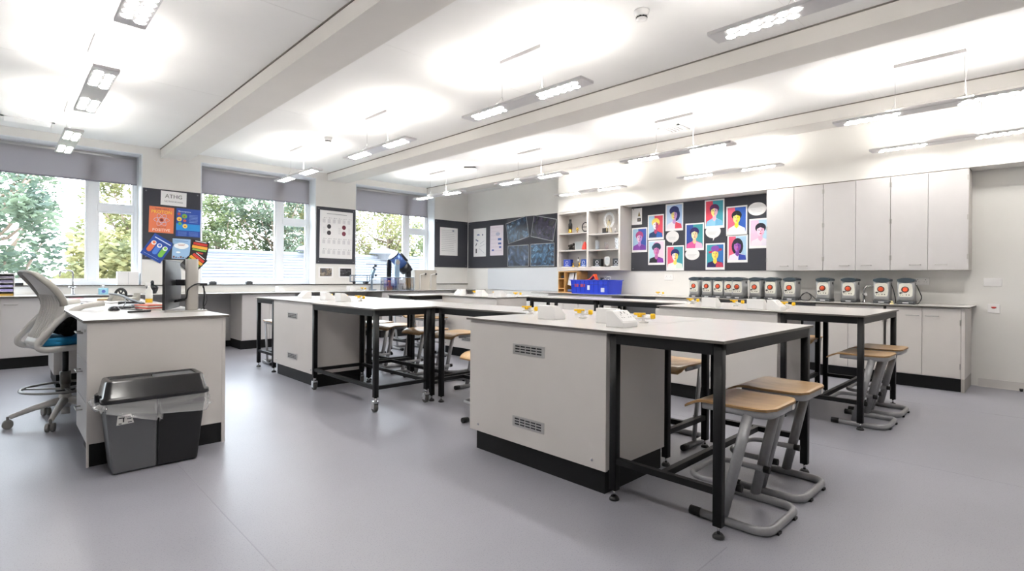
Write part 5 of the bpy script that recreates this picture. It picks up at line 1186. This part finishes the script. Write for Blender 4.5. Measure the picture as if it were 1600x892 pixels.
# telescope
t = thing('telescope', 'blue and black fork mounted telescope on the window counter', 'telescope', (5.81, 9.27, .9))
M_tb = mat('telescope_blue', '4C6AA8', .25, .3); M_tk = mat('telescope_black', '14161C', .35)
ax = Vector((-.62, 0, .60)).normalized(); c = Vector((.03, 0, .55)); up = Vector((ax.z, 0, -ax.x)).normalized()
def tp(a, b_=0): return c + ax * a + up * b_
B().cyl(tp(-.06), tp(.22), .115, 28).build('tube', M_tb, t); q = B(); q.cyl(tp(-.20), tp(-.06), .125, 28); q.cyl(tp(.215), tp(.235), .12, 28); q.build('rear_cell', M_tk, t)
q = B(); q.cyl(tp(-.27), tp(-.20), .05, 16); q.cyl(tp(-.31, .0), tp(-.27, .0), .03, 14); q.bar(tp(-.27, .02), tp(-.26, .11), .05, .05, up=(0, 1, 0)); q.build('eyepiece', M_tk, t, bevel=.004)
q = B(); q.cyl(tp(-.08, .15), tp(.14, .15), .020, 14); q.build('finder_scope', M_tk, t)
q = B()
for k in range(3): q.bar(tp(-.02, .114 - .012 * k) + Vector((0, -.03 - .03 * k, 0)), tp(.16, .114 - .012 * k) + Vector((0, -.03 - .03 * k, 0)), .012, .008)
q.build('dovetail_bar', M_tk, t)
for s, nm in ((-1, 'fork_arm'), (1, 'fork_arm')):
    B().prism([(-.19, .09), (-.10, .09), (-.09, .50), (-.10, .62), (-.18, .62), (-.19, .50)], 'xz', s * .15 - .022, s * .15 + .022).build('fork_arm', mat('fork_grey_blue', '8EA6BE', .35, .3) if s < 0 else M_tk, t, bevel=.012, seg=3)
    B().cyl((-.14, s * .172, .56), (-.14, s * .185, .56), .045, 20).build('pivot_disc', M_steel, t)
q = B(); q.lathe([(.15, .02), (.16, .04), (.15, .09), (.10, .10)], (-.08, 0, 0), 28); q.build('drive_base', M_tk, t); B().lathe([(.13, 0), (.12, .02)], (-.08, 0, 0), 24).build('foot', M_blk, t)
B().prism([(.18, 0), (.26, 0), (.27, .38), (.20, .50), (.15, .42)], 'xz', -.03, .03).build('support_column', M_tk, t, bevel=.01)
# acrylic tank with apparatus
t = thing('acrylic_case', 'clear acrylic display case holding small apparatus beside the telescope', 'case', (5.58, 9.10, .9))
x0, x1, y0, y1, h = -.30, .38, -.14, -.03, .26
q = B(); q.box(x0, x1, y0, y0 + .004, .01, h); q.box(x0, x1, y1 - .004, y1, .01, h); q.box(x0, x0 + .004, y0, y1, .01, h); q.box(x1 - .004, x1, y0, y1, .01, h); q.build('acrylic_wall', M_clear, t)
q = B(); q.box(x0, x1, y0, y1, 0, .01)
for xx in (x0, 0, x1):
    for yy in (y0, y1): q.cyl((xx, yy, .01), (xx, yy, h), .006, 8)
for yy in (y0, y1): q.cyl((x0, yy, h), (x1, yy, h), .006, 8)
q.build('case_frame', mat('grey_alloy', '8E9AA6', .35, .5), t)
q = B(); q.box(-.18, -.10, -.12, -.05, .01, .09); q.lathe([(.03, .09), (.02, .15), (.03, .2)], (-.14, -.085, 0)); q.build('copper_apparatus', mat('copper', 'B8704A', .3, .5), t)
q = B(); q.box(.04, .12, -.12, -.05, .01, .12); q.lathe([(.03, .01), (.03, .1), (.015, .14)], (.20, -.085, 0)); q.cyl((.08, -.085, .12), (.08, -.085, .22), .012, 10); q.build('white_apparatus', mat('pale_apparatus', 'C9CDD2', .3), t)
t = thing('frame_trolley', 'small aluminium frame with black wheels on the ledge of the right window', 'trolley', (5.13, 9.63, SILL + .006))
q = B()
for yy in (-.04, .06):
    for z_ in (.05, .17): q.cyl((-.22, yy, z_), (.20, yy, z_), .009, 8)
    for xx in (-.22, -.14, .20): q.cyl((xx, yy, .05), (xx, yy, .17), .010, 8)
for xx in (-.22, .20):
    for z_ in (.05, .17): q.cyl((xx, -.04, z_), (xx, .06, z_), .008, 8)
q.build('frame', mat('grey_alloy', '8E9AA6', .35, .5), t)
for xx in (-.14, .14): B().cyl((xx, -.06, .026), (xx, .08, .026), .026, 16).build('wheel', M_blk, t)
t = thing('microscope', 'small grey microscope on a stand against the right window', 'microscope', (5.35, 9.50, .9))
q = B(); q.rbox(-.06, .06, -.06, .06, 0, .02, r=.02); q.bar((0, .04, .02), (0, .04, .40), .03, .03, up=(0, 1, 0)); q.box(-.05, .05, -.05, .05, .20, .215); q.build('stand', mat('grey_alloy', '8E9AA6', .35, .5), t, bevel=.003)
q = B(); q.bar((-.02, 0, .30), (.04, 0, .44), .05, .05, up=(0, 1, 0)); q.cyl((.0, 0, .24), (.02, 0, .34), .016, 12); q.build('body_tube', mat('scope_blue_grey', '7C94A8', .35, .3), t, bevel=.004)
q = B(); q.sph((.06, -.01, .30), .024); q.sph((.06, 0, .49), .028); q.cyl((.0, 0, .44), (.055, 0, .49), .016, 10); q.build('focus_knob', M_blk, t)
t = thing('control_box', 'beige mains control box with two levers right of the telescope', 'box', (6.42, 9.30, .9))
B().box(-.27, .27, -.10, .10, 0, .42).build('box_body', mat('beige_grey', 'CBC5BC', .45), t, bevel=.004)
for xx in (-.17, .10):
    q = B(); q.tube(fillet([(xx, -.125, .02), (xx, -.125, .32), (xx + .13, -.125, .34)], .02, 4), .010, n=8); q.cyl((xx, -.125, .02), (xx, -.10, .02), .012, 8); q.build('lever', M_white, t); B().sph((xx + .14, -.125, .335), .022).build('lever_knob', M_blk, t)
t = thing('rod', 'thin dark rod lying across the apparatus before the right window', 'rod', (5.45, 9.45, 1.42)); B().cyl((-.28, 0, 0), (.28, 0, .0), .005, 8).build('bar', M_blk, t); B().cyl((-.09, .02, -.12), (-.09, 0, 0), .006, 6).build('holder', M_blk, t)
# ---------------------------------------------------------------- outside
tag(B().box(-60, 90, YO + .3, 120, -4.1, -4.0).build('lawn', mat('grass', '4A5638', .9, noise=.2, nscale=1.5)), 'grass ground outside', kind='structure')
bt = thing('neighbour_building', 'low pale building with a light hipped roof outside the windows', 'building', (0, 0, 0))
M_roof = mat('slate_roof_tiles', '686B73', .8, noise=.06, nscale=6)
B().box(1.5, 21.4, 19.5, 29.5, -4, -1.1).build('walls', mat('pale_brick', '8A8478', .8), bt)
def roof(x0, x1, y0, y1, ze, zr, ri):
    ym = (y0 + y1) / 2
    q = B(); q.add([(x0, y0, ze), (x1, y0, ze), (x1, y1, ze), (x0, y1, ze), (x0 + ri, ym, zr), (x1 - ri, ym, zr)], [(0, 1, 5, 4), (1, 2, 5), (2, 3, 4, 5), (3, 0, 4), (3, 2, 1, 0)])
    q.build('roof', M_roof, bt)
    # tile courses, proud of the roof slope
    q = B(); n = 26
    for k in range(1, n):
        f = k / n; z = ze + (zr - ze) * f; y = y0 + (ym - y0) * f; xa = x0 + ri * f; xb = x1 - ri * f
        q.bar((xa, y - .01, z + .015), (xb, y - .01, z + .015), .05, .03)
        q.bar((xa - .01, y, z + .015), (xa - .01, y1 - (y - y0), z + .015), .05, .03)
    tag(q.build('tile_courses', M_roof, bt), kind='stuff')
    q = B(); q.cyl((x0 + ri, ym, zr), (x1 - ri, ym, zr), .12, 8)
    for a, b_ in (((x0, y0, ze), (x0 + ri, ym, zr)), ((x1, y0, ze), (x1 - ri, ym, zr))): q.cyl(a, b_, .11, 8)
    q.build('ridge_tiles', mat('ridge_grey', '666A72', .8), bt)
roof(0.9, 22, 19, 30, -1.2, 2.15, 5.0)
B().lathe([(.4, 0), (.4, .3), (.75, .35), (.6, .55), (.15, .65), (.15, .75)], (10.6, 24.5, 2.0), 16).build('roof_vent', mat('vent_grey', '74777C', .6), bt)
B().lathe([(.4, 0), (.4, .3), (.75, .35), (.6, .55), (.15, .65), (.15, .75)], (14.4, 24.5, 2.0), 16).build('roof_vent', mat('vent_grey', '74777C', .6), bt)
def leaf_mat(name, c1, c2):
    mt = bpy.data.materials.new(name); mt.use_nodes = True; t = mt.node_tree; b = t.nodes['Principled BSDF']
    tcn = t.nodes.new('ShaderNodeTexCoord'); n = t.nodes.new('ShaderNodeTexNoise'); n.inputs['Scale'].default_value = 1.3; n.inputs['Detail'].default_value = 5
    r = t.nodes.new('ShaderNodeValToRGB'); r.color_ramp.elements[0].position = .4; r.color_ramp.elements[0].color = lin(c1); r.color_ramp.elements[1].position = .62; r.color_ramp.elements[1].color = lin(c2)
    t.links.new(tcn.outputs['Object'], n.inputs['Vector']); t.links.new(n.outputs['Fac'], r.inputs[0]); t.links.new(r.outputs[0], b.inputs['Base Color']); b.inputs['Roughness'].default_value = .7
    tr = t.nodes.new('ShaderNodeBsdfTranslucent'); mx = t.nodes.new('ShaderNodeMixShader'); mx.inputs[0].default_value = .4
    t.links.new(r.outputs[0], tr.inputs['Color']); t.links.new(b.outputs[0], mx.inputs[1]); t.links.new(tr.outputs[0], mx.inputs[2]); t.links.new(mx.outputs[0], t.nodes['Material Output'].inputs[0])
    return mt
LM = [leaf_mat('leaf_green', '4C583E', '828A60'), leaf_mat('leaf_autumn', '666A48', 'A09A6A'), leaf_mat('leaf_cool', '4A584C', '78866C')]
M_bark = mat('bark', '6A5C4E', .9)
def tree(x, y, h, rad, lab, mi, leaves=5200, seed=1, dens=1.0, ls=.16):
    r = random.Random(seed); t = thing('tree', lab, 'tree', (x, y, -4), group='trees outside the windows')
    q = B(); q.tube([(0, 0, 0), (.1, .05, h * .3), (0, 0, h * .62)], [.28, .2, .1], n=8); tips = []
    for k in range(16):
        a = r.uniform(0, 2 * PI); z0 = h * r.uniform(.25, .6); L = rad * r.uniform(.5, 1.0)
        p = Vector((L * math.cos(a), L * math.sin(a), z0 + h * r.uniform(.08, .36))); q.tube([(0, 0, z0), p * .5 + Vector((0, 0, z0 * .45)), p], [.09, .05, .02], n=5); tips.append(p)
    q.build('trunk', M_bark, t)
    cl = [(Vector((r.gauss(0, .42) * rad, r.gauss(0, .42) * rad, h * r.uniform(.28, .97))), rad * r.uniform(.16, .36)) for _ in range(int(46 * dens))] + [(p, rad * .28) for p in tips]
    q = B(); vs = q.v; fs = q.f
    for k in range(leaves):
        c, rr_ = cl[r.randrange(len(cl))]
        tz = max(0, (c.z / h - .6) / .4); lim = rad * (1 - .55 * tz * tz)
        d = Vector((r.gauss(0, 1), r.gauss(0, 1), r.gauss(0, .8))); d.normalize(); p = c + d * rr_ * r.uniform(.55, 1.0)
        if math.hypot(p.x, p.y) > lim * 1.1: p.x *= .7; p.y *= .7
        a = r.uniform(0, 6.28); b_ = r.uniform(-.9, .9); s = ls * r.uniform(.6, 1.3)
        u = Vector((math.cos(a), math.sin(a), b_ * .6)) * s; v = Vector((-math.sin(a) * math.cos(b_), math.cos(a) * .4, math.sin(b_ + 1))).normalized() * s * .6
        o_ = len(vs); vs += [tuple(p - u), tuple(p + v), tuple(p + u), tuple(p - v)]; fs.append((o_, o_ + 1, o_ + 2, o_ + 3))
    q.m = [0] * len(fs); q.s = [False] * len(fs)
    tag(q.build('foliage', LM[mi], t), kind='stuff')
TR = [(-5.6, 27, 10.0, 3.0, 0, 'bushy green tree outside at the far left of the left window'), (-.6, 22.5, 10.6, 2.2, 2, 'tall bushy green tree filling the middle of the left window'), (5.4, 35, 13.0, 2.4, 1, 'yellow green tree behind the right casement of the left window'),
      (-.5, 16.5, 7.2, 2.0, 2, 'dark green shrub tree low in the left window'), (1.95, 14.8, 6.4, 1.3, 1, 'golden green shrub low beside the left window frame'),
      (10.2, 38, 12.0, 2.8, 0, 'tree behind the pale roof in the middle window, left'), (13.4, 36, 13.4, 3.2, 2, 'feathery tall tree behind the pale roof in the middle window'), (16.8, 39, 12.6, 2.4, 1, 'yellowing tree behind the pale roof at the middle window mullion'),
      (21.0, 35, 12.8, 3.6, 1, 'large yellow green tree in the right window beside the telescope'), (27.0, 37, 10.2, 2.8, 0, 'lower green tree at the right side of the right window'), (-9.5, 21, 9, 2.3, 0, 'tree beyond the left edge of the left window')]
for k, (x, y, h, rad, mi, lab) in enumerate(TR): tree(x, y, h, rad, lab, mi, 9500, seed=k + 11, ls=.085 if y < 30 else .12)
# bare branches at the left
t = thing('bare_branch', 'thin bare branches against the sky at the top left window', 'branch', (0, 0, 0))
q = B(); q.tube([(-1.6, 17, 2.6), (-.6, 17, 2.75), (.3, 17, 3.1), (1.0, 17.2, 4.2)], [.05, .04, .03, .01], n=6); q.tube([(-.9, 17, 2.8), (-.2, 17, 4.0), (.5, 17, 4.9)], [.03, .02, .008], n=6); q.tube([(.3, 17, 3.1), (.5, 17, 2.6), (.6, 17, 2.2)], [.02, .015, .006], n=6)
q.tube([(-1.6, 17, 2.6), (-1.7, 17.2, -3.9)], [.06, .09], n=6); q.build('branches', M_bark, t)
